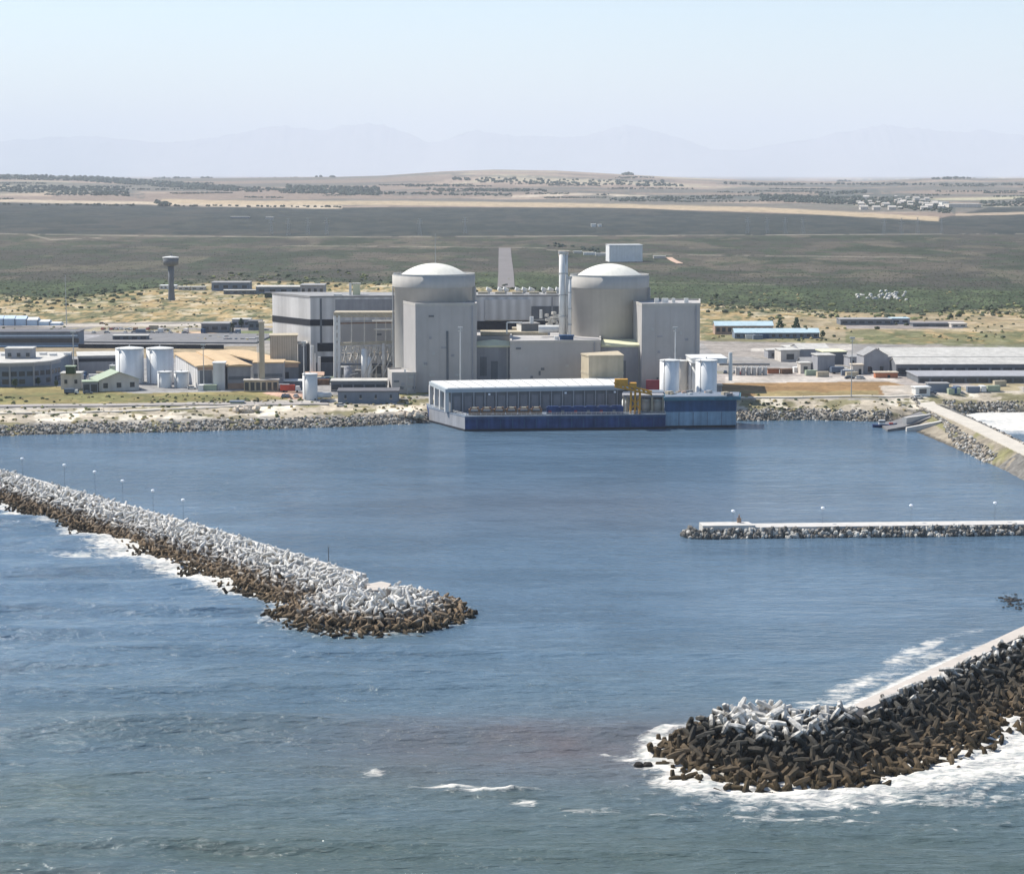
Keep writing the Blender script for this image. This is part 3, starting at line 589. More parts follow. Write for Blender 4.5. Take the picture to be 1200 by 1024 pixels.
def ribbon(name, pts, w, m, z=None, lift=0.12, thick=0.5, label=None, cat=None, kind='structure', n=None):
    """a strip of road with a real thickness laid along pts (world x, y)"""
    P = [np.array(p[:2], float) for p in pts]; out = []
    for a, b in zip(P[:-1], P[1:]):
        k = max(1, int(np.linalg.norm(b - a) / 6)); out += [a + (b - a) * i / k for i in range(k)]
    out.append(P[-1]); v = []
    for i, p in enumerate(out):
        d = out[min(i + 1, len(out) - 1)] - out[max(i - 1, 0)]; d = d / (np.linalg.norm(d) or 1); nrm = np.array([-d[1], d[0]])
        for s in (-1, 1):
            q = p + nrm * s * w / 2; zz = (z if not callable(z) else z(q[0], q[1])) if z is not None else max(gz(q[0], q[1]), gz(*p)) + lift
            v += [(q[0], q[1], zz), (q[0], q[1], zz - thick)]
    f = []
    for i in range(len(out) - 1):
        a = 4 * i; b2 = a + 4; f += [(a, a + 2, b2 + 2, b2), (a + 1, b2 + 1, b2 + 3, a + 3), (a, b2, b2 + 1, a + 1), (a + 2, a + 3, b2 + 3, b2 + 2)]
    f += [(0, 1, 3, 2), (4 * (len(out) - 1), 4 * (len(out) - 1) + 2, 4 * (len(out) - 1) + 3, 4 * (len(out) - 1) + 1)]
    mb = MB(); mb.add(v, f); o = put(name, mb, m); return tag(o, label, cat, kind=kind)
ribbon('breakwater_road', [(67, 402.5), (115, 472), (162, 538), (201, 592)], 3.6, M['slab2'], z=6.0, thick=1.8)
ribbon('breakwater_kerb', [(65, 405), (112.6, 473.7), (159.5, 539.5), (198, 594)], 1.2, M['rock'], z=4.9, thick=5)
mb = MB(); mb.prism([(-36.0, 521), (-31.4, 522), (-30.5, 530), (-33.2, 533), (-36.6, 529)], 3, 5.7); tag(put('breakwater_cap', mb, M['slab2']), kind='structure')
ribbon('breakwater_walk', [(-38, 541), (-44.5, 549.5), (-83.5, 606.5), (-174.5, 731.5), (-250, 835)], 1.3, M['deck'], z=6.0, thick=7)

# causeway beyond the right edge of the picture
heightmesh('causeway_bank', lambda X, Y: ground_z(X, Y) + 2.3, 150, 240, 578, 790, 2.0, M['rock'], drop=-4)
ribbon('causeway_road', [G(1083, 470, 5.2), (187, 955), (190.5, 894), (193, 798), (197, 647), (201, 592)], 8.5, M['paleroad'], z=lambda x, y: 5.35, thick=0.8)
# middle jetty
JA, JB = np.array((57.0, 634.2)), np.array((197, 644.0))
jd = (JB - JA) / np.linalg.norm(JB - JA); jn = np.array((-jd[1], jd[0]))
mb = MB(); q = lambda s, t: tuple(JA + jd * s + jn * t)
mb.prism([q(0, -2.6), q(142, -2.6), q(142, 4.5), q(0, 4.5)], -2, 3.0)
mb.prism([q(0, -2.4), q(16, -2.4), q(15, 4.3), q(0, 4.3)], 3.0, 3.6)
jetty = put('jetty_deck', mb, M['deck']); tag(jetty, 'pale narrow concrete jetty deck reaching into the harbour', 'jetty')
BM = []
for k in range(5):
    v, f = ICO[2]; v2 = v * (1 + 0.28 * (rng.random((len(v), 1)) - 0.5) * 2); v2 = np.sign(v2) * np.abs(v2) ** 0.8 * np.array([1, 0.85, 0.75]); me = raw_mesh('boulder', v2, f); me.materials.append(M['rock'] if k % 3 else M['rockpale']); BM.append(me)
cnt = 0; firstb = {}
JP = []
for row, (t0, z0) in enumerate(((-3.0, 2.0), (-4.0, 1.1), (-5.0, 0.3))):
    s = -2.0
    while s < 104:
        JP.append((s + random.uniform(-.3, .3), t0 + random.uniform(-.25, .25), z0 + random.uniform(-.3, .4))); s += random.uniform(0.95, 1.4)
for a_ in range(14):
    th = math.pi / 2 + a_ / 13 * math.pi; JP.append((-1.3 + 3.2 * math.cos(th) * 0.8, 0.9 + 4.6 * math.sin(th), random.uniform(0.3, 1.8)))
    JP.append((-2.6 + 3.4 * math.cos(th) * 0.8, 0.9 + 5.4 * math.sin(th), random.uniform(-0.2, 0.7)))
random.shuffle(JP); JX = JP[280:]
for s, t, z in JP[:280]:
    k = random.randrange(5)
    if k not in firstb: o = bpy.data.objects.new('boulder', BM[k]); firstb[k] = o
    else: o = firstb[k].copy()
    COL.objects.link(o); p = JA + jd * s + jn * t; o.location = (p[0], p[1], z); o.rotation_euler = (random.random() * 3, random.random() * 3, random.random() * 6); r = random.uniform(0.6, 1.0); o.scale = (r * 1.15, r, r)
    kind_ = 'pale grey' if k % 3 == 0 else 'brown grey'
    tag(o, f'{kind_} boulder heaped against the side of the long jetty', 'boulder', f'{kind_} boulders along the jetty')
# lone blocks in the surf
for i, (px, py) in enumerate(((748, 899), (759, 899), (556, 719), (1126, 880))):
    p = G(px, py, 0); mb = MB(); v, f = ICO[2]; mb.add(v * np.array((1.0, 0.9, 0.8)) * (0.8 + 0.3 * rng.random((len(v), 1))) + np.array((p[0], p[1], 0.3)), f)
    o = put('sea_rock', mb, M['core']); tag(o, ['black wet rock in the surf farthest from the near breakwater head', 'black wet rock in the surf just left of the near breakwater head', 'dark rock at the tip of the left breakwater', 'small dark rock awash in the white foam below the near breakwater'][i], 'rock')
mb = MB()
for i in range(60):
    px = random.gauss(1186, 10); py = random.gauss(706 + (px - 1186) * 0.3, 5); p = G(px, py, 0); mb.blob((p[0], p[1], 0.05), random.uniform(0.15, 0.6), 0.35)
for i in range(16):
    px = random.gauss(1188, 11); p = G(px, random.gauss(703, 1.2), 0); mb.blob((p[0], p[1], 0.1), random.uniform(0.4, 0.9), 0.4)
for i in range(18):
    p = G(random.uniform(1075, 1110), random.uniform(764, 775), 0); mb.blob((p[0], p[1], 0.0), random.uniform(0.2, 0.5), 0.4)
tag(put('kelp', mb, M['kelp']), 'dark kelp floating on the harbour water', 'kelp', kind='stuff')

# rock armour of the shore
def scatter(name, label, cat, pts, m, sub=0, jit=0.3, sq=0.8, kind='stuff', mats=None, seed=0):
    v0, f0 = ICO[sub]; f0 = np.array(f0); n = len(pts); P = np.array([p[:3] for p in pts]); Rr = np.array([p[3] for p in pts])
    v = v0[None] * (1 + jit * (rng.random((n, len(v0), 1)) - .5) * 2) * Rr[:, None, None] * np.array([1, 1, sq]) * (0.75 + 0.5 * rng.random((n, 1, 3))) + P[:, None, :]
    me = npmesh(name, v.reshape(-1, 3), (f0[None] + (np.arange(n) * len(v0))[:, None, None]).reshape(-1, 3))
    ms = mats or [m]
    for x in ms: me.materials.append(x)
    if mats: me.polygons.foreach_set('material_index', np.repeat(rng.integers(0, len(ms), n), len(f0)).astype(np.int32))
    o = bpy.data.objects.new(name, me); COL.objects.link(o); return tag(o, label, cat, kind=kind)
pts = []
while len(pts) < 5200:
    x = random.uniform(-330, 330); yy = float(np.interp(x, SHX, SHY)); k = 1.0 if x < -20 else 1.8
    if -37 < x < 98: continue
    d = random.uniform(-1.5, (9 if x < -20 else 14) / k); y_ = yy + d
    if 168 < x < 203: continue
    pts.append((x, y_, 0.1, random.uniform(0.3, 0.85)))
for i in range(1500):                                       # both banks of the causeway
    y_ = random.uniform(800, 975)
    if random.random() < 0.55: x = random.uniform(196.5, 203)
    else: x = 191 - random.uniform(7, np.interp(y_, [800, 850, 900, 975], [13, 14, 8, 8]))
    pts.append((x, y_, 0.1, random.uniform(0.35, 1.0)))
pts = np.array(pts); pts[:, 2] += ground_z(pts[:, 0], pts[:, 1])
pts = np.concatenate([pts, np.array([(*(JA + jd * s_ + jn * t_), z_, random.uniform(.6, 1.0)) for s_, t_, z_ in JX])])
scatter('riprap', 'grey rubble riprap along the harbour shore', 'riprap', pts, None, mats=[M['rock'], M['rock'], M['rockpale'], mat('rock_sand', (.34, .29, .23), .95, .4, .45)])
for x0, y0, rx, nn, lb in ((-116.5, 931, 6, 60, 'pale rock heap on the shore below the concrete column'), (-44.5, 932, 6.5, 50, 'pale rock heap beside the left end of the pump house')):
    pts = [(x0 + random.uniform(-rx, rx) * .8, y0 + random.uniform(-2.5, 2.5), gz(x0, y0) + random.uniform(0, 1.4), random.uniform(1.2, 1.9)) for _ in range(nn)]
    scatter('rock_heap', lb, 'rock heap', pts, M['slab'], sub=0, kind='thing')

# ------------------------------------------------------------------ vegetation
pts = []
while len(pts) < 22000:
    px = random.uniform(-120, 1320); py = 282 + 76 * random.random() ** 0.8
    if py < np.interp(px, [0, 250, 330, 560, 640, 820, 1060, 1200], [349, 333, 329, 337, 345, 356, 368, 362]) - 4 or (random.random() < 0.05 and py > 340):
        if 580 < px < 606 and py < 338: continue
        Y = float(Yg(py, 14)); x = float(Xp(px, Y, 14)); pts.append((x, Y, 0, random.uniform(0.5, 1.35)))
P = np.array(pts); P[:, 3] *= np.interp(P[:, 1], [1500, 2300, 3500], [1.0, .6, .5]); P[:, 2] = ground_z(P[:, 0], P[:, 1]) + P[:, 3] * 0.15
scatter('scrub', 'low grey green coastal scrub covering the plain', 'scrub', P, None, sq=0.38, mats=[M['bush'], mat('foliage_olive', (0.048, 0.062, 0.031), 0.95, 0.5, 0.05), mat('foliage_grey', (0.066, 0.062, 0.05), 0.95, 0.4, 0.05)])
pts = []
for i in range(4200):
    px = random.uniform(-60, 1260); k = random.random()
    if k < 0.35: py = random.uniform(346, 377)
    elif k < 0.8: py = random.uniform(462, 496)
    else: py = random.uniform(380, 400)
    if 320 < px < 830 and py < 462: continue
    if 500 < px < 870 and py > 455: continue
    if px > 1075 and py > 455: continue
    Y = float(Yg(py, 8 if py < 470 else 6)); x = float(Xp(px, Y, 8)); r = random.uniform(0.3, 1.15) * (1.3 if py < 400 else 0.9)
    if py < 470 and fbm(np.array([x / 30]), np.array([Y / 60]), 5)[0] < 0.5: continue
    pts.append((x, Y, 0, r))
P = np.array(pts); P[:, 2] = ground_z(P[:, 0], P[:, 1]) + P[:, 3] * 0.3
scatter('shrubs', 'green shrubs scattered over the dry grass and shore', 'shrubs', P, None, sq=0.7, mats=[MATS['foliage_olive'], mat('foliage_bright', (0.13, 0.14, 0.055), 0.95, 0.4, 0.2), mat('straw', (0.30, 0.24, 0.12), 0.95, 0.3, 0.2)])
pts = []
while len(pts) < 650:
    px = random.uniform(-80, 1280); e_ = float(np.interp(px, [-300, 0, 60, 150, 250, 330, 460, 560, 640, 820, 950, 1060, 1120, 1200, 1500], [345, 347, 350, 342, 333, 329, 333, 338, 345, 356, 361, 369, 364, 363, 362])); py = e_ + random.gauss(2, 5)
    if 318 < px < 830 and py > 345: continue
    Y = float(Yg(py, 9)); pts.append((float(Xp(px, Y, 9)), Y, 0, random.uniform(.9, 2.6)))
P = np.array(pts); P[:, 2] = ground_z(P[:, 0], P[:, 1]) + P[:, 3] * 0.3
scatter('thicket', 'taller green thicket bushes along the edge of the scrub plain', 'bushes', P, None, sub=1, sq=0.6, mats=[MATS['foliage_olive'], M['bush'], MATS['foliage_bright']])
# far woods and hedgerows
pts = []
def belt(a, b, thick, n, r=(5, 9)):
    t = rng.random(n); px = a[0] + (b[0] - a[0]) * t; py = a[1] + (b[1] - a[1]) * t + (rng.random(n) - .5) * thick
    lo = np.full(n, 900.0); hi = np.full(n, 14000.0)
    for _k in range(22):
        mid = (lo + hi) / 2; x = Xp(px, mid, 60); yy = proj(x, mid, ground_z(x, mid))[1]; g = yy > py
        lo = np.where(g, mid, lo); hi = np.where(g, hi, mid)
    x = Xp(px, lo, 60); rr = (r[0] + (r[1] - r[0]) * rng.random(n)) * np.maximum(.35, lo / 9000)
    pts.extend(np.stack([x, lo, ground_z(x, lo) + rr * .3, rr], 1))
for q_ in (((-150, 206), (120, 210), 5, 700), ((100, 210), (275, 222), 6, 640), ((0, 221), (150, 226), 9, 420), ((335, 222), (445, 225), 9, 520), ((270, 222), (335, 224), 5, 90), ((180, 208.5), (200, 209), 1, 16, (9, 13)), ((204, 208), (222, 208.5), 1, 16, (9, 13)),
           ((236, 208), (248, 208.5), 1, 14, (9, 14)), ((290, 207), (400, 207.5), 1, 70), ((440, 227), (600, 229), 2, 120), ((715, 234), (860, 232), 3, 120), ((890, 232), (1000, 236), 8, 420), ((840, 216), (1200, 217), 1.2, 160), ((560, 213), (800, 218), 2, 150), ((500, 222), (640, 224), 2, 110), ((960, 228), (1015, 225), 3, 70),
           ((1000, 235), (1115, 245), 11, 420), ((1150, 239), (1260, 240), 6, 160), ((982, 210.5), (996, 210.5), 0.6, 14, (8, 11)), ((730, 205), (745, 205), 1, 18, (8, 12)), ((1090, 210), (1160, 208.5), 1, 60), ((180, 237), (200, 240), 3, 30),
           ((0, 240), (400, 243), 1.2, 90), ((640, 287), (700, 292), 4, 16, (5, 8)), ((690, 292), (702, 295), 4, 14, (6, 9)), ((530, 210), (780, 214), 3, 90)): belt(*q_)
for k in range(46):
    a0 = random.uniform(-100, 1250); l0 = random.uniform(15, 110); y0_ = random.uniform(213, 238) if a0 < 420 or a0 > 780 else random.uniform(207, 236)
    belt((a0, y0_), (a0 + l0, y0_ + random.uniform(-.8, .8)), random.uniform(.3, 1.4), int(l0 * random.uniform(.5, 1.6)), (3, 6))
scatter('woodland', 'distant dark woods and hedgerows among the fields', 'woods', pts, None, sub=0, sq=0.75, mats=[mat('foliage_far', (0.045, 0.06, 0.045), 0.95, 0.3, 0.004)])

def tree(px, py, h, label, group=None, conifer=False, w=0.32):
    x, y_ = at(px, py); z0 = gz(x, y_); t = thing('conifer_tree' if conifer else 'broadleaf_tree', label, 'tree', (x, y_, z0), group)
    mb = MB(); mb.cyl((x, y_, z0 - 0.3), (x, y_, z0 + h * 0.8), h * 0.035, h * 0.012, 7)
    for k in range(4): a = k * 1.7; mb.cyl((x, y_, z0 + h * (0.35 + .1 * k)), (x + h * .18 * math.cos(a), y_ + h * .18 * math.sin(a), z0 + h * (0.5 + .1 * k)), h * 0.014, h * 0.006, 5)
    put('trunk', mb, M['bark'], t)
    mb = MB()
    for k in range(110):
        u = random.random(); a = random.random() * 6.28
        zz = h * (0.18 + 0.82 * u) if conifer else h * (0.3 + 0.7 * u)
        R = h * w * ((1 - u) ** 0.75 if conifer else math.sin(math.pi * min(0.97, 0.15 + u * 0.8)) ** 0.7) * (0.45 + 0.6 * random.random())
        mb.blob((x + R * math.cos(a), y_ + R * math.sin(a), z0 + zz), h * random.uniform(0.035, 0.085), 0.8, 0.4)
    put('crown', mb, M['leaf'], t); return t
def at(px, py):
    z = 8.0
    for _ in range(9 if py < 395 else 2):
        Y = float(Yg(py, z)); x = float(Xp(px, Y, z)); z = 0.5 * z + 0.5 * gz(x, Y)
    return x, Y
for q_ in ((914, 391, 10, 'dark conifer behind the teal-roofed huts, the left one of the pair', None, True), (933, 392, 10.5, 'dark conifer behind the teal-roofed huts, the right one of the pair', None, True),
           (945, 396, 6, 'low rounded tree between the two teal-roofed huts'), (964, 397, 5, 'low dark tree at the right end of the teal-roofed huts'),
           (283, 384, 6, 'green tree beside the low grey workshop near the turbine hall'), (306, 386, 6, 'green tree left of the turbine hall by the car park'), (272, 388, 5, 'small green tree in front of the low grey workshops'),
           (553, 347, 9, 'tree just behind the left reactor beside the inland road'), (634, 352, 9, 'tree behind the turbine hall, left of the slim stacks'), (648, 350, 8, 'tree behind the turbine hall beside the slim stacks'),
           (45, 452, 4, 'small dark tree in front of the curved office'), (18, 455, 4.5, 'bushy tree at the left end of the curved office'), (66, 454, 3.4, 'little tree at the right corner of the curved office')): tree(*q_)

# ------------------------------------------------------------------ buildings
def bld(name, label, cat, px0, px1, pyb, pyt, depth, yaw=0.07, roof='flat', rh=2.0, wall='greywall', roofm='roofw', wins=0, wz=(0.35, 0.7), wfrac=0.6, door=None, over=0.4, group=None, h=None, bands=None, sides=0, tiny=False, zb=None):
    A = np.array(at(px0, pyb)) if zb is None else np.array((Xp(px0, Yg(pyb, zb), zb), Yg(pyb, zb))); z0 = (gz(*A) if zb is None else zb) - 0.02
    c, s = math.cos(yaw), math.sin(yaw); tx = (px1 - 600) / FPX; hh = CAMZ - z0
    W = (tx * (A[1] * cT + hh * sT) - A[0]) / (c - tx * s * cT); h = h or max(1.5, float(Zp(pyt, A[1])) - z0)
    u = np.array((c, s)); v = np.array((-s, c)); P = lambda a, b: tuple(A + u * a + v * b)
    r = thing(name, label, cat, (*P(W / 2, 0), z0), group)
    mb = MB(); th = 0.45
    hw = h - (th if roof == 'flat' else (rh if roof in ('gx', 'gy') else 0.0))
    if roof == 'flat': mb.prism([P(0, 0), P(W, 0), P(W, depth), P(0, depth)], z0 - 0.5, z0 + hw)
    elif roof == 'gx':
        mb.prism([P(0, 0), P(W, 0), P(W, depth), P(0, depth)], z0 - 0.5, z0 + hw)
        for a in (0.02, W - 0.02): pass
        mb.add([(*P(0, 0), z0 + hw), (*P(0, depth), z0 + hw), (*P(0, depth / 2), z0 + hw + rh), (*P(W, 0), z0 + hw), (*P(W, depth), z0 + hw), (*P(W, depth / 2), z0 + hw + rh)], [(0, 2, 1), (3, 4, 5)])
    elif roof == 'gy':
        mb.prism([P(0, 0), P(W, 0), P(W, depth), P(0, depth)], z0 - 0.5, z0 + hw)
        mb.add([(*P(0, 0), z0 + hw), (*P(W, 0), z0 + hw), (*P(W / 2, 0), z0 + hw + rh), (*P(0, depth), z0 + hw), (*P(W, depth), z0 + hw), (*P(W / 2, depth), z0 + hw + rh)], [(0, 1, 2), (3, 5, 4)])
    put('wall', mb, M[wall], r)
    mb = MB(); e = over; zt = z0 + hw
    if roof == 'flat': mb.prism([P(-e, -e), P(W + e, -e), P(W + e, depth + e), P(-e, depth + e)], zt, zt + th)
    else:
        if roof == 'gx': a0, a1, b0, b1, b2 = -e, W + e, -e, depth / 2, depth + e; R = lambda a, b, z: (*P(a, b), z)
        else: a0, a1, b0, b1, b2 = -e, depth + e, -e, W / 2, W + e; R = lambda a, b, z: (*P(b, a), z)
        dz = rh * e / max(0.1, b1); t2 = 0.22
        vv = []
        for a in (a0, a1): vv += [R(a, b0, zt - dz + 0.03), R(a, b1, zt + rh + 0.03), R(a, b2, zt - dz + 0.03), R(a, b2, zt - dz + 0.03 + t2), R(a, b1, zt + rh + 0.03 + t2), R(a, b0, zt - dz + 0.03 + t2)]
        mb.add(vv, [(0, 6, 7, 1), (1, 7, 8, 2), (2, 8, 9, 3), (3, 9, 10, 4), (4, 10, 11, 5), (5, 11, 6, 0), (0, 1, 4, 5), (1, 2, 3, 4), (6, 11, 10, 7), (7, 10, 9, 8)])
    put('roof', mb, M[roofm], r)
    for i in range(wins):
        cw = W / wins * wfrac; cx = W * (i + 0.5) / wins; mb = MB(); y0 = -0.06
        mb.prism([P(cx - cw / 2, y0), P(cx + cw / 2, y0), P(cx + cw / 2, 0.1), P(cx - cw / 2, 0.1)], z0 + hw * wz[0], z0 + hw * wz[1]); wn = put('window', mb, M['glass'], r)
        if W > 12 and depth < 15 and len(str(label)) > 0 and A[1] < 1250:
            mb = MB(); mb.prism([P(cx - cw / 2 - .15, -.2), P(cx + cw / 2 + .15, -.2), P(cx + cw / 2 + .15, -.062), P(cx - cw / 2 - .15, -.062)], z0 + hw * wz[0] - .25, z0 + hw * wz[0] - .02); put('sill', mb, M['slab'], wn)
    for zz0, zz1, mn in (bands or []):
        mb = MB(); mb.prism([P(0.3, -0.08), P(W - 0.3, -0.08), P(W - 0.3, 0.1), P(0.3, 0.1)], z0 + hw * zz0, z0 + hw * zz1); put('wall_band', mb, M[mn], r)
    if door is not None:
        for d0 in (door if isinstance(door, (list, tuple)) else [door]):
            mb = MB(); dw = max(1.4, W * 0.08); cx = W * d0; mb.prism([P(cx - dw / 2, -0.07), P(cx + dw / 2, -0.07), P(cx + dw / 2, 0.1), P(cx - dw / 2, 0.1)], z0, z0 + min(hw * 0.6, 3.2)); put('door', mb, M['dark'], r)
    r['_P'] = 0; return r, P, W, z0, hw

# --- reactors
def reactor(px, Yc, pxr, ring, pytop, pydome, pxdome, label, mast=False):
    x = Xp(px, Yc, 40); sc = (Yc * cT + 60 * sT) / FPX; R = pxr * sc; t = thing('containment_building', label, 'reactor', (x, Yc, 8))
    zt = Zp(pytop, Yc - R * 0.3); Rr = R; Rb = R * 0.955
    mb = MB(); mb.lathe((x, Yc), [(Rb, 7.5), (Rb, zt - ring - 0.6), (Rr, zt - ring)], 72); put('wall', mb, M['concrete'], t, True)
    mb = MB(); mb.lathe((x, Yc), [(Rr + .004, zt - ring), (Rr + .004, zt), (Rr - 1.2, zt + .003)], 72); ring_ = put('ring_beam', mb, M['concrete'], t, True)
    Rd = pxdome * sc; zd = Zp(pydome, Yc); hd = zd - zt; mb = MB()
    Rs = (Rd * Rd + hd * hd) / (2 * hd); prof = [(Rd, zt - 0.5)]
    for k in range(13):
        a = k / 12; ang = math.asin(Rd / Rs) * (1 - a); prof.append((max(0.05, Rs * math.sin(ang)), zd - Rs + Rs * math.cos(ang)))
    mb.lathe((x, Yc), prof, 64); dome_ = put('dome', mb, M['dome'], t, True)
    mb = MB(); mb.lathe((x, Yc), [(Rr - 0.25, zt), (Rr - 0.25, zt + 0.9), (Rr - 0.15, zt + 0.9)], 48); mb.f.pop(); put('railing', mb, M['steel'], ring_)
    for k, ang in enumerate((352,)):
        a = math.radians(ang); mb = MB(); mb.box((x + (Rb + 0.5) * math.cos(a), Yc + (Rb + 0.5) * math.sin(a), (8 + zt - ring) / 2), (1.8, 2.4, zt - ring - 8.5), a); put('buttress', mb, M['concrete2'], t)
    mb = MB(); a = math.radians(185); mb.cyl((x + (Rb + 0.6) * math.cos(a), Yc + (Rb + 0.6) * math.sin(a), 8), (x + (Rb + 0.6) * math.cos(a), Yc + (Rb + 0.6) * math.sin(a), zt - ring), 0.35); put('downpipe', mb, M['steel'], t)
    if mast:
        mb = MB(); mb.cyl((x + 0.8, Yc, zd - 1), (x + 0.8, Yc, Zp(274, Yc)), 0.22, 0.08, 6); put('mast', mb, M['steel'], dome_)
    return x, Yc, R, zt
RX1 = reactor(508.5, 1022, 48.5, 5.2, 323, 308.5, 39, 'left domed concrete containment building with a thin mast on top', True)
RX2 = reactor(714, 1032, 46.5, 5.2, 324, 309, 38.5, 'right domed concrete containment building beside the slim stacks')
def fuel_block(label, poly, pyt, Yt, extra=None):
    pts = [(Xp(p, Y, 30), Y) for p, Y in poly]; cx = sum(p[0] for p in pts) / len(pts); zt = Zp(pyt, Yt)
    t = thing('fuel_building', label, 'building', (pts[0][0], pts[0][1], 8)); mb = MB(); mb.prism(pts, 7.5, zt); put('wall', mb, M['concrete2'], t)
    c = np.mean(np.array(pts), 0); mb = MB(); outer = [tuple(c + (np.array(p) - c) * 1.006) for p in pts]; inner = [tuple(c + (np.array(p) - c) * 0.965) for p in pts]; n = len(pts)
    v = [(*p, zt - 0.6) for p in outer] + [(*p, zt + 0.7) for p in outer] + [(*p, zt + 0.7) for p in inner] + [(*p, zt + 0.03) for p in inner]
    f = []
    for i in range(n):
        j = (i + 1) % n; f += [(i, j, n + j, n + i), (n + i, n + j, 2 * n + j, 2 * n + i), (2 * n + i, 2 * n + j, 3 * n + j, 3 * n + i)]
    mb.add(v, f); put('parapet', mb, M['concrete'], t)
    return t, pts, zt
def joints(t, a, b, zt, n, z0=8, m='greywall', w=0.35, nm='wall_joint'):
    a = np.array(a); b = np.array(b); d = (b - a) / np.linalg.norm(b - a); nn = np.array((d[1], -d[0]))
    for i in range(1, n):
        p = a + (b - a) * i / n; mb = MB(); mb.prism([tuple(p - d * w / 2 + nn * .12), tuple(p + d * w / 2 + nn * .12), tuple(p + d * w / 2 - nn * .1), tuple(p - d * w / 2 - nn * .1)], z0, zt); put(nm, mb, M[m], t)
t, p, zt = fuel_block('tall plain concrete block in front of the left reactor', [(487, 988), (558.5, 991), (558.5, 1012), (466, 1022), (466, 1020)], 357.5, 988)
joints(t, p[0], p[1], zt - 1, 5, m='concrete2', w=0.5)
mb = MB(); q0 = np.array(p[0]); d = np.array(p[1]) - q0; d /= np.linalg.norm(d); mb.box((*(q0 + d * 14.8 - np.array((0, .15))), 22), (1.0, 0.5, 28), math.atan2(d[1], d[0])); put('vent_slot', mb, M['greydark'], t)
mb = MB(); mb.box((q0[0] + 16, q0[1] + 0.3 - 0.5, 50), (2.5, 1, 0.1)); 
t, p, zt = fuel_block('tall plain concrete block in front of the right reactor', [(752, 992), (820, 996), (820, 1030), (740, 1034), (735.5, 1032)], 357.5, 992)
joints(t, p[0], p[1], zt - 1, 4, m='concrete2', w=0.5)
for k, (dx, w) in enumerate(((8, 2), (12, 3), (16, 1.5), (22, 2))):
    mb = MB(); mb.box((p[0][0] + dx, p[0][1] + 18, zt + 1.0), (w, 2, 2.2)); put('roof_vent', mb, M['white'], t)
t, p, zt = fuel_block('low concrete annex at the foot of the left reactor block', [(459, 983), (487.5, 984), (487.5, 990), (470, 1008), (454, 1006)], 438, 983)
mb = MB(); mb.cyl((p[0][0] + 6, p[0][1] + 1.2, 7.5), (p[0][0] + 6, p[0][1] + 1.2, zt + 2), 0.4, 0.4, 6); put('pipe', mb, M['white'], t)
# auxiliary building between the reactors
t, p, zt = fuel_block('long plain auxiliary building between the two reactors', [(598, 985), (704, 990), (704, 1050), (598, 1050)], 401, 985)
ZA = zt
mb = MB(); 
for a0, a1, b0, b1, hh in ((563, 642, 1028, 1040, 1.6), (600, 640, 1041, 1049, 2.6)): mb.prism([(Xp(a0, b0, 30), b0), (Xp(a1, b0, 30), b0), (Xp(a1, b1, 30), b1), (Xp(a0, b1, 30), b1)], zt + .01, zt + hh)
put('roof_slab', mb, M['beige'], t)
mb = MB(); mb.prism([(Xp(559, 1027, 25), 1027), (Xp(597, 1027, 25), 1027), (Xp(597, 1050, 25), 1050), (Xp(559, 1050, 25), 1050)], 8, zt - .3); put('rear_wing', mb, M['concrete2'], t)
r_, P, W, z0, hw = bld('roof_plant_room', 'grey plant room on the roof between the reactors with a pale lit side', 'plant room', 611, 632, 392, 379, 9, 0.25, zb=ZA + 0.05, wall='greydark', roofm='roofg')
mb = MB(); mb.prism([P(-.1, 0), P(0.02, 0), P(0.02, 9), P(-.1, 9)], z0, z0 + hw); put('side_panel', mb, M['white'], r_)  # white sheet paints the sunlit left side of the plant room
def pipe(name, label, cat, pts, r, m='white', group=None):
    mb = MB()
    for a, b_ in zip(pts[:-1], pts[1:]): mb.cyl(a, b_, r, r, 10)
    return tag(put(name, mb, M[m]), label, cat, group)
w3 = lambda px, py, Y: (Xp(px, Y, Zp(py, Y)), Y, Zp(py, Y))
pipe('roof_duct', 'thick white duct lying on the roof and running to the slim stacks', 'duct', [w3(631, 385.5, 1018), w3(657, 385.5, 1018)], 1.9)
pipe('roof_pipe', 'thin white bent pipe standing on the auxiliary roof', 'pipe', [w3(594, 391, 1012), w3(594, 378, 1012), w3(612, 378, 1012)], 0.35)
pipe('roof_vent', 'white mushroom vent left of the stacks', 'vent', [w3(634, 373, 1035), w3(634, 363, 1035)], 0.7)
pipe('roof_vent', 'small white vent stub on the roof plant room', 'vent', [w3(623, 379, 1012), w3(623, 371, 1012)], 1.0)
pipe('roof_vent', 'round white vent head beside the blue roof box', 'vent', [w3(652, 401, 1000), w3(652, 394, 1000)], 1.3)
mb = MB()
for k in range(26): a = w3(random.uniform(640, 657), random.uniform(366, 384), 1022); mb.box(a, (random.uniform(.5, 2.4), 1.5, random.uniform(.5, 2)), random.random())
tag(put('roof_machinery', mb, M['lattice']), 'jumble of pale pipework and machinery on the roof left of the stacks', 'machinery')
bld('roof_box', 'dark blue box on the roof at the foot of the stacks', 'roof box', 656, 672, 400, 393, 4, 0, zb=ZA + .02, wall='blue', roofm='blue')
for k, a in enumerate((710, 717, 724)): bld('roof_box', f'{["left", "middle", "right"][k]} one of three small pale boxes on the roof under the right reactor', 'roof box', a, a + 5, 394.5, 390, 3, 0, zb=ZA - 1, wall='white', roofm='roofw')
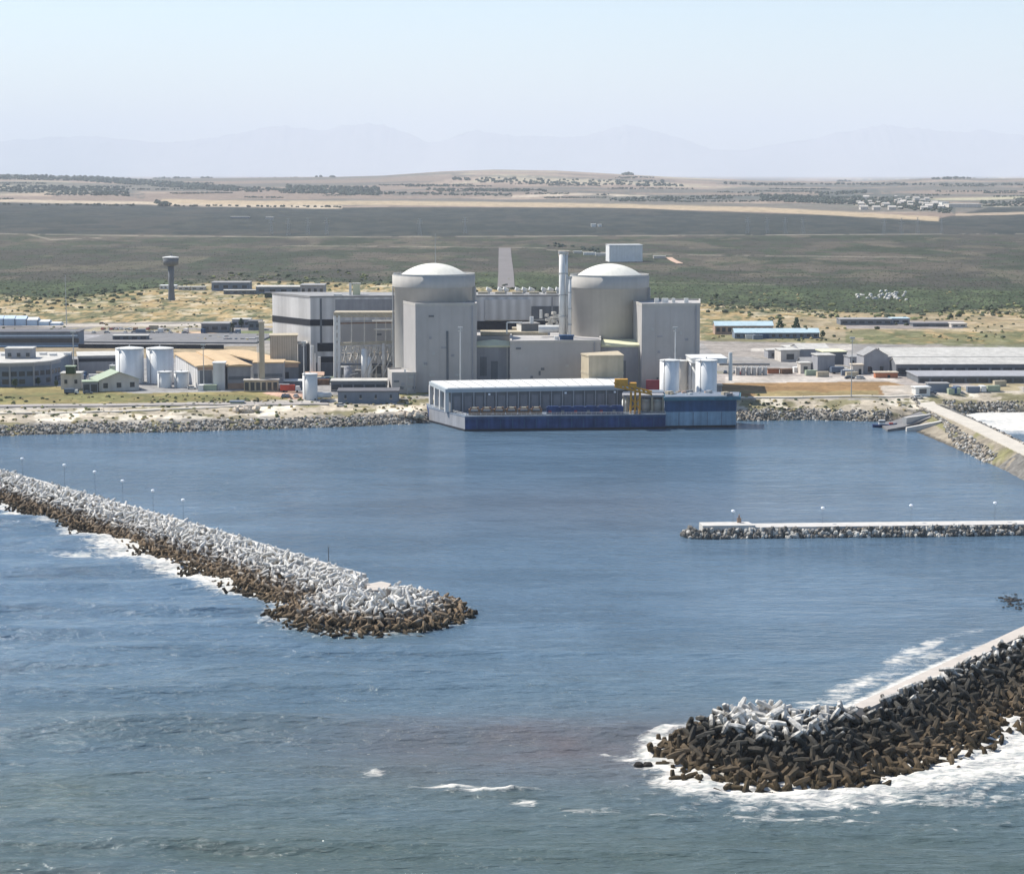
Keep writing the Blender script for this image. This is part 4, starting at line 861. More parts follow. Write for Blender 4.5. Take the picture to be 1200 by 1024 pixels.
def stack(px, py0, Y, r, label, zb=ZA):
    x = Xp(px, Y, 45); z1 = Zp(py0, Y); t = thing('exhaust_stack', label, 'stack', (x, Y, zb)); mb = MB(); mb.cyl((x, Y, zb), (x, Y, z1), r, r, 16); put('pipe', mb, M['white'], t, True)
    mb = MB(); mb.lathe((x, Y), [(r, z1 - 1.2), (r + 0.35, z1 - 1.0), (r + 0.35, z1), (r * 0.8, z1 + .02)], 16); put('cap', mb, M['steel'], t)
    for k in range(3):
        zz = zb + (z1 - zb) * (k + 1) / 4; mb = MB(); mb.lathe((x, Y), [(r, zz - .25), (r + .25, zz - .25), (r + .25, zz + .25), (r, zz + .25)], 16); mb.f.pop(); put('collar', mb, M['steel'], t)
stack(658.6, 295, 1012, 1.45, 'thickest white exhaust stack rising beside the right reactor'); stack(663.4, 295.5, 1013, 0.75, 'thin white exhaust stack close beside the thickest one'); stack(667.6, 324, 1010, 0.8, 'shortest white exhaust stack against the right reactor wall', 30)
# cream-roofed infills
def infill(label, pxa, pxb, Y, pye, pyr, depth, rooft='pyr'):
    xa, xb = Xp(pxa, Y, 25), Xp(pxb, Y, 25); ze = Zp(pye, Y); t = thing('infill_building', label, 'building', ((xa + xb) / 2, Y, 8)); mb = MB(); mb.prism([(xa, Y), (xb, Y), (xb, Y + depth), (xa, Y + depth)], 7.5, ze); put('wall', mb, M['greywall'], t)
    mb = MB(); zr = Zp(pyr, Y + depth * .55)
    if rooft == 'pyr':
        c = ((xa + xb) / 2, Y + depth / 2, zr); e = .5; b4 = [(xa - e, Y - e, ze + .02), (xb + e, Y - e, ze + .02), (xb + e, Y + depth, ze + .02), (xa - e, Y + depth, ze + .02)]; b5 = [(p[0], p[1], p[2] + .8) for p in b4]
        mb.add(b4 + b5 + [c], [(3, 2, 1, 0), (0, 1, 5, 4), (1, 2, 6, 5), (2, 3, 7, 6), (3, 0, 4, 7), (4, 5, 8), (5, 6, 8), (6, 7, 8), (7, 4, 8)])
    else:
        zr = Zp(pyr, Y + depth); e = .5; mb.add([(xa, Y - e, ze), (xb, Y - e, ze), (xb, Y + depth, zr - 1), (xa, Y + depth, zr - 1), (xa, Y - e, ze + 1), (xb, Y - e, ze + 1), (xb, Y + depth, zr), (xa, Y + depth, zr)], [(3, 2, 1, 0), (4, 5, 6, 7), (0, 1, 5, 4), (1, 2, 6, 5), (2, 3, 7, 6), (3, 0, 4, 7)])
    put('roof', mb, M['roofy'], t)
    for k in range(2):
        px = pxa + (pxb - pxa) * (0.2 + 0.33 * k); mb = MB(); x = Xp(px, Y, 20); mb.box((x, Y - .05, ze - 9 - 2 * k), (3.2, .3, 9)); put('window', mb, M['greydark'], t)
    mb = MB(); mb.box((xb - 1.2, Y - .3, (ze + 8) / 2), (.6, .6, ze - 8)); put('downpipe', mb, M['concrete'], t)
infill('grey bay with a cream pyramid roof right of the left reactor', 558.7, 597.5, 999, 407, 397.5, 26)
infill('grey bay with a cream sloping roof below the right reactor', 704.5, 751.5, 998, 406.5, 397.5, 15, 'mono')
# beige block and maroon wall
x0, x1, x2, x3 = Xp(690, 960, 18), Xp(730.5, 962, 18), Xp(724, 985, 18), Xp(681, 972, 18); t = thing('switch_house', 'beige box-shaped building behind the pump house with a darker stripe', 'building', (x0, 960, 8)); zt = Zp(418, 960)
mb = MB(); mb.prism([(x0, 960), (x1, 962), (x2, 985), (x3, 972)], 7.5, zt); put('wall', mb, M['tan'], t)
mb = MB(); mb.prism([(x0 - .2, 959.6), (x1 + .3, 961.6), (x2, 985.4), (x3 - .3, 972)], zt, zt + .6); put('roof', mb, M['tan'], t)
mb = MB(); mb.prism([(x0 - .1, 959.8), (x1 + .1, 961.8), (x2, 985.1), (x3 - .15, 972)], zt - 8.2, zt - 7.2); put('wall_band', mb, M['beige'], t)
mb = MB(); mb.prism([(Xp(757, 985, 9), 985), (Xp(776, 985, 9), 985), (Xp(776, 987, 9), 987), (Xp(757, 987, 9), 987)], 8, 13.5); tag(put('low_wall', mb, M['maroon']), 'low maroon wall at the foot of the right reactor block', 'wall')

# --- turbine hall
ZT = Zp(347.6, 1062)
tp = [(Xp(364, 1062, 30), 1062), (Xp(668, 1074, 30), 1074), (Xp(664, 1096, 30), 1096), (Xp(335, 1098, 30), 1098), (Xp(319.5, 1094, 30), 1094)]
t = thing('turbine_hall', 'huge pale clad turbine hall with a black stripe behind the reactors', 'turbine hall', (*tp[0], 8)); mb = MB(); mb.prism(tp, 7.5, ZT - .6); put('wall', mb, M['clad'], t)
c = np.mean(np.array(tp), 0); mb = MB(); mb.prism([tuple(c + (np.array(p) - c) * 1.004) for p in tp], ZT - .6, ZT + .3); put('roof', mb, M['roofg'], t)
def strip(parent, nm, a, b, z0, z1, m, off=.12):
    a = np.array(a, float); b = np.array(b, float); d = (b - a) / np.linalg.norm(b - a); n = np.array((d[1], -d[0])); mb = MB()
    mb.prism([tuple(a + n * off), tuple(b + n * off), tuple(b - n * .1), tuple(a - n * .1)], z0, z1); return put(nm, mb, M[m], parent)
ln = lambda a, b, t_: tuple(np.array(a) * (1 - t_) + np.array(b) * t_)
zb0, zb1 = Zp(382, 1062), Zp(374.5, 1062)
strip(t, 'black_band', tp[4], tp[0], zb0, zb1, 'black', .15); strip(t, 'black_band', tp[0], ln(tp[0], tp[1], .093), zb0, zb1, 'black', .15)
strip(t, 'vertical_band', ln(tp[0], tp[1], .036), ln(tp[0], tp[1], .044), Zp(403, 1062), ZT - 1, 'greydark', .2)
strip(t, 'grey_panel', ln(tp[0], tp[1], .095), ln(tp[0], tp[1], .35), Zp(368, 1062), Zp(351, 1062), 'greywall', .12)
strip(t, 'grey_panel', ln(tp[0], tp[1], .095), ln(tp[0], tp[1], .35), Zp(402, 1062), Zp(376, 1062), 'concrete2', .12)
strip(t, 'dark_opening', ln(tp[0], tp[1], .025), ln(tp[0], tp[1], .093), Zp(412, 1062), Zp(402, 1062), 'dark', .15)
strip(t, 'dark_opening', ln(tp[0], tp[1], .036), ln(tp[0], tp[1], .093), Zp(425, 1062), Zp(418, 1062), 'dark', .15)
strip(t, 'lower_wall', ln(tp[0], tp[1], .0), ln(tp[0], tp[1], .093), 8, Zp(425, 1062) - .1, 'greydark', .1)
for k in range(0): strip(t, 'window', ln(tp[0], tp[1], .12 + k * .035), ln(tp[0], tp[1], .14 + k * .035), Zp(366, 1062), Zp(358, 1062), 'dark', .2)
strip(t, 'pale_panel', ln(tp[0], tp[1], .67), ln(tp[0], tp[1], .845), Zp(375, 1070), Zp(351, 1070), 'clad', 1.2)
strip(t, 'dark_opening', ln(tp[0], tp[1], .64), ln(tp[0], tp[1], .99), Zp(386, 1072), Zp(376, 1072), 'dark', .4)
strip(t, 'grey_panel', ln(tp[0], tp[1], .85), ln(tp[0], tp[1], .995), Zp(374, 1072), Zp(359, 1072), 'greydark', .3)
for k in range(9):
    px = 575 + k * 10 + random.uniform(-3, 3); Y = 1084; x = Xp(px, Y, ZT); mb = MB(); mb.cyl((x, Y, ZT), (x, Y, ZT + 1.9), .8, .7, 8); mb.cyl((x, Y, ZT + 1.6), (x + .6, Y, ZT + 3), 1.5, 1.7, 8); put('roof_vent', mb, M['white'], t)
mb = MB()
for k in range(5): px = 566 + k * 20; mb.box((Xp(px, 1080, ZT), 1080, ZT + .9), (5, 3, 1.2))
put('roof_plinth', mb, M['beam'], t)
mb = MB(); mb.box((Xp(396, 1064, ZT), 1064, ZT + .6), (4, 2, 1.0)); put('roof_hatch', mb, M['white'], t)
r_, P, W, z0, hw = bld('turbine_annex', 'beige ribbed annex against the lit end of the turbine hall', 'building', 317, 349, 443.5, 393, 14, 0.10, wall='clad_beige', roofm='beige'); 
r_, P, W, z0, hw = bld('loading_bay', 'dark open loading bay between the beige annex and the turbine hall', 'building', 349.6, 360, 443, 402, 12, 0.10, wall='greydark', roofm='roofw')
for k, px in enumerate((365.5, 369, 374)): pipe('vent_column', ['left', 'middle', 'right'][k] + ' one of three white columns at the near corner of the turbine hall', 'column', [w3(px, 440, 1045), w3(px, [405, 414, 418][k], 1045)], [1.0, .5, .8][k], group='white columns by the turbine hall')
x, Y = Xp(417.5, 1070, 50), 1072; t = thing('roof_tower', 'small cream stair tower standing on the turbine hall roof', 'tower', (x, Y, ZT + .3)); mb = MB(); mb.box((x, Y, ZT + 3.0), (3.6, 3, 5.6)); put('wall', mb, M['roofy'], t)
mb = MB(); mb.box((x - 3, Y - 1, ZT + 3.2), (1.2, 1.2, 6)); put('duct', mb, M['white'], t); mb = MB(); mb.box((x, Y, ZT + 6.0), (4.2, 3.6, .4)); put('roof', mb, M['roofw'], t)

# --- gantry yard
t = thing('pipe_gantry', 'tall beige steel gantry with white legs left of the left reactor', 'gantry', (Xp(428, 1035, 8), 1035, 8))
def lat(nm, m, segs, r, par):
    mb = MB()
    for a, b_ in segs: mb.cyl(a, b_, r, r, 5, False)
    return put(nm, mb, M[m], par)
YG = 1032
for Yq in (YG, YG + 14):
    lat('top_beam', 'beam', [(w3(391, 366.5 if Yq == YG else 367, Yq), w3(461, 366.5 if Yq == YG else 367, Yq)), (w3(391, 371, Yq), w3(461, 371, Yq))] + [(w3(391 + k * 7, 366.5, Yq), w3(398 + k * 7, 371, Yq)) for k in range(9)], .38, t)
mb = MB(); a0 = w3(391, 366, YG); b0 = w3(461, 366, YG); mb.prism([(a0[0], YG), (b0[0], YG), (b0[0], YG + 12), (a0[0], YG + 12)], a0[2] - 1.7, a0[2]); put('beam_deck', mb, M['beam'], t)
for px in (392.5, 397.5): lat('leg', 'white', [(w3(px, 448, YG), w3(px, 370, YG))], .75, t)
lat('leg_bracing', 'white', [(w3(392.5, 375 + k * 9, YG), w3(397.5, 384 + k * 9, YG)) for k in range(7)] + [(w3(397.5, 375 + k * 9, YG), w3(392.5, 384 + k * 9, YG)) for k in range(7)], .25, t)
for px in (412, 427, 441, 452, 459): lat('leg', 'lattice', [(w3(px, 446, YG), w3(px, 370, YG))], .32, t)
lat('cross_beam', 'beam', [(w3(399, 402, YG), w3(461, 400, YG)), (w3(399, 404, YG), w3(461, 402, YG))], .4, t)
lat('upper_beam', 'rust', [(w3(399, 379, YG), w3(461, 378, YG))], .35, t)
seg = []
for k in range(8):
    a = 402 + k * 7.4; seg += [(w3(a, 425, YG - 1), w3(a + 7, 406, YG - 1)), (w3(a + 7, 425, YG - 1), w3(a, 406, YG - 1)), (w3(a, 425, YG + 8), w3(a + 5, 406, YG + 8))]
lat('bracing', 'lattice', seg, .42, t)
lat('platform', 'lattice', [(w3(436, 376, YG - 3), w3(461, 376, YG - 3)), (w3(438, 386, YG - 3), w3(461, 386, YG - 3))], .45, t)
lat('walkway', 'greydark', [(w3(399, 427, YG - 2), w3(461, 427, YG - 2))], .5, t)
def pstack(label, px, pyb, pyt, r, m='steel'):
    a, b_ = w3(px, pyb, 1028), w3(px, pyt, 1028); t = thing('filter_vessel', label, 'vessel', (a[0], 1028, 8)); mb = MB(); mb.cyl((a[0], 1028, 8), b_, r, r * .95, 14); put('body', mb, M[m], t, True)
    mb = MB(); mb.lathe((a[0], 1028), [(r * .95, b_[2]), (r * .7, b_[2] + r * .5), (.1, b_[2] + r * .7)], 14); put('cap', mb, M[m], t)
    mb = MB(); mb.cyl((a[0], 1026.5, 12), (a[0] + 5, 1026.5, b_[2] - 2), .3, .3, 6); put('pipe', mb, M['lattice'], t)
pstack('tall pale vessel standing in the middle of the gantry yard', 427, 446, 411, 1.6, 'white'); pstack('slimmer pale vessel right of the middle one in the gantry yard', 433, 446, 420, 1.3, 'white'); pstack('squat grey vessel near the left leg of the gantry', 408, 446, 432, 2.2, 'greywall')
pstack('slim brownish vessel beside the annex wall', 450, 446, 404, 1.0, 'lattice')
for k, (a, b_, c_) in enumerate(((400, 412, 430), (416, 425, 434), (437, 447, 428), (448, 458, 424))):
    bld('transformer', ['left', 'second from left', 'second from right', 'right'][k] + ' one of four grey transformers in the gantry yard', 'transformer', a, b_, 447, c_, 5, .05, wall=['greydark', 'greywall', 'greydark', 'greywall'][k], roofm='steel', group='transformers in the gantry yard', bands=[(.3, .5, 'steel')])
mb = MB(); random.seed(11)
for k in range(70):
    px = random.uniform(400, 460); py = random.uniform(405, 446); a = w3(px, py, random.uniform(1036, 1050)); l = random.uniform(2, 7)
    if random.random() < .5: mb.cyl(a, (a[0], a[1], max(8, a[2] - l)), .3, .3, 5)
    else: mb.cyl(a, (a[0] + l, a[1], a[2]), .3, .3, 5)
tag(put('pipework', mb, M['lattice']), 'tangled beige pipework behind the gantry bracing', 'pipework')

# --- pump house quay
def wp(px, Y, z=5): return (Xp(px, Y, z), Y)
t = thing('quay', 'long navy quay of the pump house standing in the harbour', 'quay', (*wp(545, 900), 0))
qp = [wp(545, 899), wp(780, 908), wp(780, 950), wp(500, 950), wp(503, 934)]
mb = MB(); mb.prism(qp, -3, 5.9); put('quay_wall', mb, M['navy'], t)
mb = MB(); c = np.mean(np.array(qp), 0); mb.prism([tuple(c + (np.array(p) - c) * 1.004) for p in qp], 5.9, 6.4); put('quay_deck', mb, M['bluegrey'], t)
strip(t, 'side_wall', qp[4], qp[0], .3, 5.85, 'greywall', .12); strip(t, 'wet_band', qp[0], qp[1], -1, .9, 'black', .15); strip(t, 'wet_band', qp[4], qp[0], -1, .9, 'black', .2)
joints(t, qp[0], qp[1], 5.6, 17, z0=1, m='blue', w=.5, nm='fender'); strip(t, 'blue_ledge', qp[0], qp[1], 5.0, 5.5, 'blue', .5)
t = thing('pump_house', 'long low grey pump house with a white roof and pilasters on the quay', 'pump house', (*wp(523, 915), 6.4))
pp = [wp(524, 914.5), wp(736, 928), wp(727, 962), wp(504.5, 948)]; zr = 14.9
inn = [wp(529, 914.5), wp(736, 928), wp(727, 962), wp(510, 948)]
mb = MB(); mb.prism([(inn[0][0], inn[0][1] + .4), (inn[1][0], inn[1][1] + .4), inn[2], inn[3]], 6.4, zr - .02); put('wall', mb, M['greydark'], t)
mb = MB(); mb.prism([(pp[0][0] - .7, pp[0][1] - .8), (pp[1][0] + .4, pp[1][1] - .8), (pp[2][0] + .4, pp[2][1] + .6), (pp[3][0] - .7, pp[3][1] + .6)], zr, zr + 1.6); put('roof', mb, mat('fascia_shade_grey', (.33, .37, .40), .7, .06, .2), t)  # shade of the front fascia is put into this grey
mb = MB(); mb.prism([(pp[0][0] + .2, pp[0][1] + .2), (pp[1][0] - .4, pp[1][1] + .2), (pp[2][0] - .6, pp[2][1] - .6), (pp[3][0] + .2, pp[3][1] - .5)], zr + 1.6, zr + 2.0); put('roof_sheet', mb, M['white'], t)
for k in range(1, 15):
    f0 = k / 15; q0_ = np.array(pp[0]) * (1 - f0) + np.array(pp[1]) * f0; q1_ = np.array(pp[3]) * (1 - f0) + np.array(pp[2]) * f0; mb = MB(); mb.cyl((q0_[0], q0_[1] + .4, zr + 2.03), (q1_[0], q1_[1] - .8, zr + 2.03), .14, .14, 4); put('roof_seam', mb, M['roofg'], t)
a, b_ = np.array(inn[0]), np.array(inn[1]); d = (b_ - a) / np.linalg.norm(b_ - a)
for k in range(17):
    p = a + (b_ - a) * k / 16; mb = MB(); mb.box((p[0], p[1] + .25, (6.4 + zr) / 2), (.5, .8, zr - 6.42), math.atan2(d[1], d[0])); put('pilaster', mb, M['greywall'], t)
for k in range(16):
    p = a + (b_ - a) * (k + .5) / 16; mb = MB(); mb.box((p[0], p[1] + .35, 10.2), (3.1, .2, 6.2), math.atan2(d[1], d[0])); put('wall_panel', mb, mat('pump_wall', (.205, .205, .22), .85, .12, .2, .12), t)
a2, b2 = np.array(pp[3]), np.array(pp[0])
for k in range(4):
    p = a2 + (b2 - a2) * (k + .1) / 3.2; mb = MB(); mb.box((p[0], p[1], (6.4 + zr) / 2), (1.6, 1.6, zr - 6.42), .3); put('column', mb, M['clad'], t)
for px in (573, 662, 720):
    mb = MB(); p = a + (b_ - a) * ((px - 529) / 207); mb.box((p[0], p[1] - .8, zr - .9), (.9, .6, .7)); put('lamp', mb, M['lampw'], t)
# screens and machines along the quay edge
YE = 904
for k in range(6):
    px = 556 + k * 14.5; x, Y = wp(px, YE + k * .5, 7); t = thing('trash_rake', f'{["first", "second", "third", "fourth", "fifth", "sixth"][k]} rusty trash rake from the left on the quay edge', 'trash rake', (x, Y, 6.4), 'rusty trash rakes on the quay edge')
    mb = MB(); mb.box((x, Y, 7.7), (5.0, 2.2, 2.4)); mb.box((x - 1.6, Y, 9.2), (.5, 1.6, .8)); mb.box((x + 1.5, Y, 9.3), (.7, 1.8, 1.0)); put('frame', mb, M['rust'], t)
    mb = MB(); mb.cyl((x - 1.5, Y - 1.2, 8.4), (x + 1.5, Y - 1.2, 8.4), .5, .5, 8); put('drum', mb, M['greydark'], t)
    mb = MB(); mb.box((x, Y + .2, 9.35), (2.0, 1.4, .6)); put('cover', mb, M['beige'], t)
for k in range(6):
    px = 648 + k * 15; x, Y = wp(px, YE + 3 + k * .5, 7); t = thing('screen_housing', f'{["first", "second", "third", "fourth", "fifth", "sixth"][k]} navy screen housing from the left on the quay edge', 'screen housing', (x, Y, 6.4), 'navy screen housings on the quay edge')
    mb = MB(); mb.box((x, Y, 8.0), (5.5, 2.4, 3.1)); put('body', mb, M['navy'], t)
    mb = MB(); mb.box((x, Y, 9.75), (4.4, 1.6, .4)); put('lid', mb, M['navy'], t)
    mb = MB(); mb.box((x - 1.3, Y - 1.25, 7.6), (1.3, .2, 1.2)); put('panel', mb, M['greydark'] if k % 2 else M['maroon'], t)
def rail(name, label, a, b_, z, m, n, h=1.1):
    a = np.array(a, float); b_ = np.array(b_, float); t = thing(name, label, 'railing', (a[0], a[1], z)); mb = MB()
    for k in range(n + 1): p = a + (b_ - a) * k / n; mb.cyl((p[0], p[1], z), (p[0], p[1], z + h), .07, .07, 4)
    put('post', mb, M[m], t)['kind'] = 'stuff'
    mb = MB(); 
    for q in (.55, 1): mb.cyl((*a, z + h * q), (*b_, z + h * q), .07, .07, 4)
    put('rail', mb, M[m], t)
rail('quay_railing', 'thin grey railing along the navy quay edge', (qp[0][0] + .5, qp[0][1] + .5), (qp[1][0], qp[1][1] + .5), 6.4, 'steel', 40)
rail('quay_railing', 'thin railing along the angled left side of the quay', (qp[4][0] + 1, qp[4][1] - .2), (qp[0][0] + .6, qp[0][1] + 1.0), 6.4, 'steel', 12)
# blue forebay
bz = float(Zp(464.5, 911)); t = thing('intake_building', 'two-tone blue intake building at the right end of the quay', 'intake building', (*wp(780, 911), 0))
bp_ = [wp(779, 910.5), wp(862, 914), wp(863, 930), wp(779, 929)]
mb = MB(); mb.prism(bp_, -3, 7.0); put('lower_wall', mb, M['lblue'], t)
mb = MB(); mb.prism([(p[0] - .15 if i in (0, 3) else p[0] + .1, p[1] - .15 if i < 2 else p[1]) for i, p in enumerate(bp_)], 7.0, bz - 1.7); put('upper_wall', mb, M['blue'], t)
mb = MB(); mb.prism([(p[0] - .6 if i in (0, 3) else p[0] + 1.9, p[1] - 1.6 if i < 2 else p[1]) for i, p in enumerate(bp_)], bz - 1.7, bz - .3); put('cornice', mb, M['tealdark'], t)
mb = MB(); mb.prism([(p[0] if i in (0, 3) else p[0] + 1.2, p[1] - .9 if i < 2 else p[1]) for i, p in enumerate(bp_)], bz - .3, bz); put('roof', mb, M['bluegrey'], t)
strip(t, 'wet_band', bp_[0], bp_[1], -1, 1.0, 'black', .2); joints(t, bp_[0], bp_[1], 6.8, 5, z0=1, m='bluegrey', w=.3, nm='wall_joint')
joints(t, bp_[0], bp_[1], bz - 1.8, 8, z0=7, m='navy', w=.8, nm='wall_joint')
random.seed(5)
for k in range(22):
    px = random.uniform(782, 860); Y = random.uniform(913, 930); x = Xp(px, Y, bz); s = random.uniform(.5, 2.2)
    mb = MB(); mb.box((x, Y, bz + s * .3), (s * 1.5, s, s * .6), random.random()); put('roof_gear', mb, M[random.choice(['white', 'beige', 'greydark', 'salmon', 'steel'])], t)
# pale vessels and frames between crane and blue building
t = thing('filter_portal', 'white concrete portal between the yellow crane and the blue building', 'portal', (*wp(750, 918), 6.4))
for px in (731, 735, 748, 764, 777):
    mb = MB(); x, Y = wp(px, 914); mb.box((x, Y, 10.2), (.8, .8, 7.6)); put('column', mb, M['beige'], t)
mb = MB(); a = wp(730, 914); b_ = wp(778, 915); mb.prism([(a[0], 913), (b_[0], 913.5), (b_[0], 922), (a[0], 922)], 13.2, 14.0); put('beam', mb, M['greywall'], t)
mb = MB(); a = wp(730, 924); b_ = wp(778, 924); mb.prism([(a[0], 924), (b_[0], 924), (b_[0], 934), (a[0], 934)], 6.4, 14.2); put('rear_wall', mb, M['bluegrey'], t)
for k, (px, r) in enumerate(((733, 1.6), (757, 2.0), (771, 2.6))):
    x, Y = wp(px, 918); t = thing('pressure_vessel', ['small white', 'middle cream', 'largest cream'][k] + ' vessel under the concrete portal behind the crane', 'vessel', (x, Y, 6.4)); mb = MB(); mb.cyl((x, Y, 6.4), (x, Y, 11.2), r, r, 18); put('body', mb, M['white'] if k == 0 else M['cream'], t, True)
    mb = MB(); mb.lathe((x, Y), [(r, 11.2), (r * .8, 11.9), (.1, 12.3)], 18); put('cap', mb, M['white'], t)
t = thing('gantry_crane', 'yellow gantry crane standing over the quay beside the pump house', 'crane', (*wp(742, 912), 6.4))
c3 = lambda px, py, Y: w3(px, py, Y)
for px in (739.5, 744.5, 750): lat('leg', 'yellow', [(c3(px - .5, 487, 909), c3(px, 459, 909))], .5, t)
lat('leg_bracing', 'yellow', [(c3(739, 480, 909), c3(750, 466, 909)), (c3(750, 480, 909), c3(739, 466, 909))], .28, t)
for Yq in (908, 911.5): lat('boom', 'yellow', [(c3(720, 448, Yq), c3(764, 459, Yq)), (c3(720, 453, Yq), c3(764, 462, Yq))] + [(c3(720 + k * 5.5, 448 + k * 1.38, Yq), c3(723 + k * 5.5, 453.5 + k * 1.2, Yq)) for k in range(8)], .42, t)
mb = MB(); a = c3(728, 449, 910); mb.box((a[0], 910, a[2] + .3), (5.5, 4, 3.0), 0); mb.box((a[0] + 5, 910, a[2] - .8), (3, 4, 2)); put('machine_house', mb, M['yellow'], t)
mb = MB(); a = c3(744, 462, 909); mb.cyl(a, (a[0], a[1], a[2] - 6), .12, .12, 4); mb.box((a[0], a[1], a[2] - 6.2), (.8, .8, .8)); put('hook', mb, M['rust'], t)

# --- tanks
def tank(px0, px1, pyb, pyt, label, Y=None, group=None, m='tank', flat=False, cone=.12):
    Yb = Y or at((px0 + px1) / 2, pyb)[1] + 3; x = Xp((px0 + px1) / 2, Yb, 15); r = (px1 - px0) / 2 * (Yb * cT + 90 * sT) / FPX; z0 = gz(x, Yb); zt = Zp(pyt, Yb)
    t = thing('storage_tank', label, 'tank', (x, Yb, z0), group); mb = MB(); mb.lathe((x, Yb), [(r, z0 - .3), (r, zt)], 40); put('shell', mb, M[m], t, True)
    mb = MB(); mb.lathe((x, Yb), [(r + .15, zt - .25), (r + .15, zt + .12), (.15, zt + .12 + r * cone)], 40); rf = put('roof', mb, M['white'], t)
    mb = MB(); mb.cyl((x, Yb, zt + r * cone * .5), (x, Yb, zt + r * cone + .8), .3, .3, 6); put('vent', mb, M['steel'], rf)
    mb = MB(); a = math.radians(235); q_ = (x + (r + .3) * math.cos(a), Yb + (r + .3) * math.sin(a)); mb.cyl((*q_, z0), (*q_, zt + .5), .16, .16, 4); put('ladder', mb, M['greywall'], t)
    return x, Yb, r, z0, zt
tank(136, 168.5, 449, 408, 'left one of the two big white tanks beside the tan-roofed sheds', group='big white tanks'); x, Y, r, z0, zt = tank(172, 203.5, 449, 408, 'right one of the two big white tanks beside the tan-roofed sheds', group='big white tanks')
tank(184.5, 201, 454.5, 435.5, 'left one of the two small white tanks below the big ones', cone=.05, m='white', group='small white tanks'); tank(204, 221, 454.5, 435.5, 'right one of the two small white tanks below the big ones', cone=.05, m='white', group='small white tanks')
tank(128, 135, 446, 428, 'slim grey green tank left of the big white tanks', cone=.05, m='roofgreen')
tank(773, 796, 457, 422, 'nearest left white tank behind the blue intake building', Y=958); tank(789, 805.5, 455, 422.5, 'white tank half hidden behind the nearest left one', Y=974, m='cream')
tank(806, 824, 455, 423, 'narrow white tank in the middle of the tank row', Y=974); tank(815, 840, 457, 422, 'right white tank under the flat white roof', Y=958)
tank(354.5, 372, 468, 438, 'upright white tank on the shore beside the red lorry', cone=.1, m='white')
r_, P, W, z0, hw = bld('tank_canopy', 'flat white roof slab over the right-hand white tanks', 'roof slab', 811, 852, 424.5, 418, 22, .05, wall='tank', roofm='white', zb=23.9, h=1.8)
pipe('vent_post', 'white round vent post at the end of the flat white roof', 'post', [w3(856, 446, 962), w3(856, 413, 962)], .9); bld('pipe_gallery', 'low grey block in front of the right-hand white tanks', 'block', 797, 846, 463, 451, 5, .05, wall='greywall', roofm='roofw')
for k in range(6):
    tank(862 + k * 6.4, 867 + k * 6.4, 440, 430.5, f'{["first", "second", "third", "fourth", "fifth", "sixth"][k]} from the left in the row of little cream tanks', cone=.1, m='cream', group='row of little cream tanks')
pipe('pipe_rack', 'long grey pipe rack running right from the tall tanks', 'pipe rack', [w3(843, 427, 1040), w3(902, 427, 1040)], .5, 'greydark')
bld('skip', 'rust red skip at the end of the little cream tanks', 'skip', 900, 913, 438, 432, 3, 0, wall='hivis', roofm='rust')
# horizontal bullet tank
a, b_ = w3(362, 463, at(370, 467)[1] + 1), w3(387, 463, at(370, 467)[1] + 1); t = thing('bullet_tank', 'white horizontal tank on saddles by the shore', 'tank', (a[0], a[1], 8)); r = 1.35; mb = MB(); mb.cyl(a, b_, r, r, 16); put('shell', mb, M['white'], t, True)
for k, p in enumerate((a, b_)):
    mb = MB(); mb.cyl(p, (p[0] + (-.7 if k == 0 else .7), p[1], p[2]), r * .97, r * .5, 16); put('end_cap', mb, M['white'], t)
    mb = MB(); mb.box((p[0] + (2 if k == 0 else -2), p[1], (8 + p[2] - r) / 2 + .2), (.6, 2, p[2] - r - 7.5)); put('saddle', mb, M['greydark'], t)

# --- left-hand buildings
pc = [(-60, 452), (-20, 453), (12, 453.5), (40, 452.5), (60, 450.5), (71.5, 447.5)]; fr = [at(*q) for q in pc]; zc = float(Zp(426, fr[3][1]))
t = thing('office_building', 'grey office with a curved front and pale roof at the left edge', 'office', (*fr[2], 8)); mb = MB(); mb.prism(fr + [(fr[-1][0] - 2, 1072), (fr[0][0], 1072)], 7.5, zc); put('wall', mb, M['bluegrey'], t)
mb = MB(); c = np.mean(np.array(fr), 0) + np.array((0, 30)); ro = [tuple(np.array(p) + np.array((0, -.7))) for p in fr] + [(fr[-1][0] - 2, 1073), (fr[0][0], 1073)]; mb.prism(ro, zc, zc + .7); put('roof', mb, M['roofw'], t)
for i in range(5):
    a, b_ = np.array(fr[i]), np.array(fr[i + 1])
    for k in range(3):
        for zz0, zz1 in ((9.3, 11.5), (13.0, 15.2)):
            if (i + k) % 3 == 1 and zz0 < 10: continue
            strip(t, 'window', tuple(a + (b_ - a) * (k + .14) / 3), tuple(a + (b_ - a) * (k + .86) / 3), zz0, zz1, 'glass', .1)
    strip(t, 'cornice', tuple(a), tuple(b_), zc - 1.2, zc - .02, 'greywall', .3)
    mb = MB(); mb.box((*a, (7.5 + zc) / 2), (.7, .9, zc - 7.6)); put('pilaster', mb, M['greywall'], t)
for k in range(6): 
    mb = MB(); x = fr[2][0] + k * 6 - 12; mb.box((x, 1050 + 5 * (k % 2), zc + 1.2), (3.2, 3, 1.1)); put('skylight', mb, M['white'], t)
bld('roof_plant_room', 'grey block with a dark opening on the roof of the curved office', 'plant room', 6, 38, 420.5, 408, 10, .05, wall='greywall', roofm='roofw', wins=3, wz=(.2, .6), wfrac=.4, zb=zc + .7)
bld('gatehouse', 'small cream two-window house right of the curved office', 'house', 71.5, 95, 456, 437, 9, .05, wall='cream', roofm='roofw', wins=2, wz=(.35, .62), wfrac=.3)
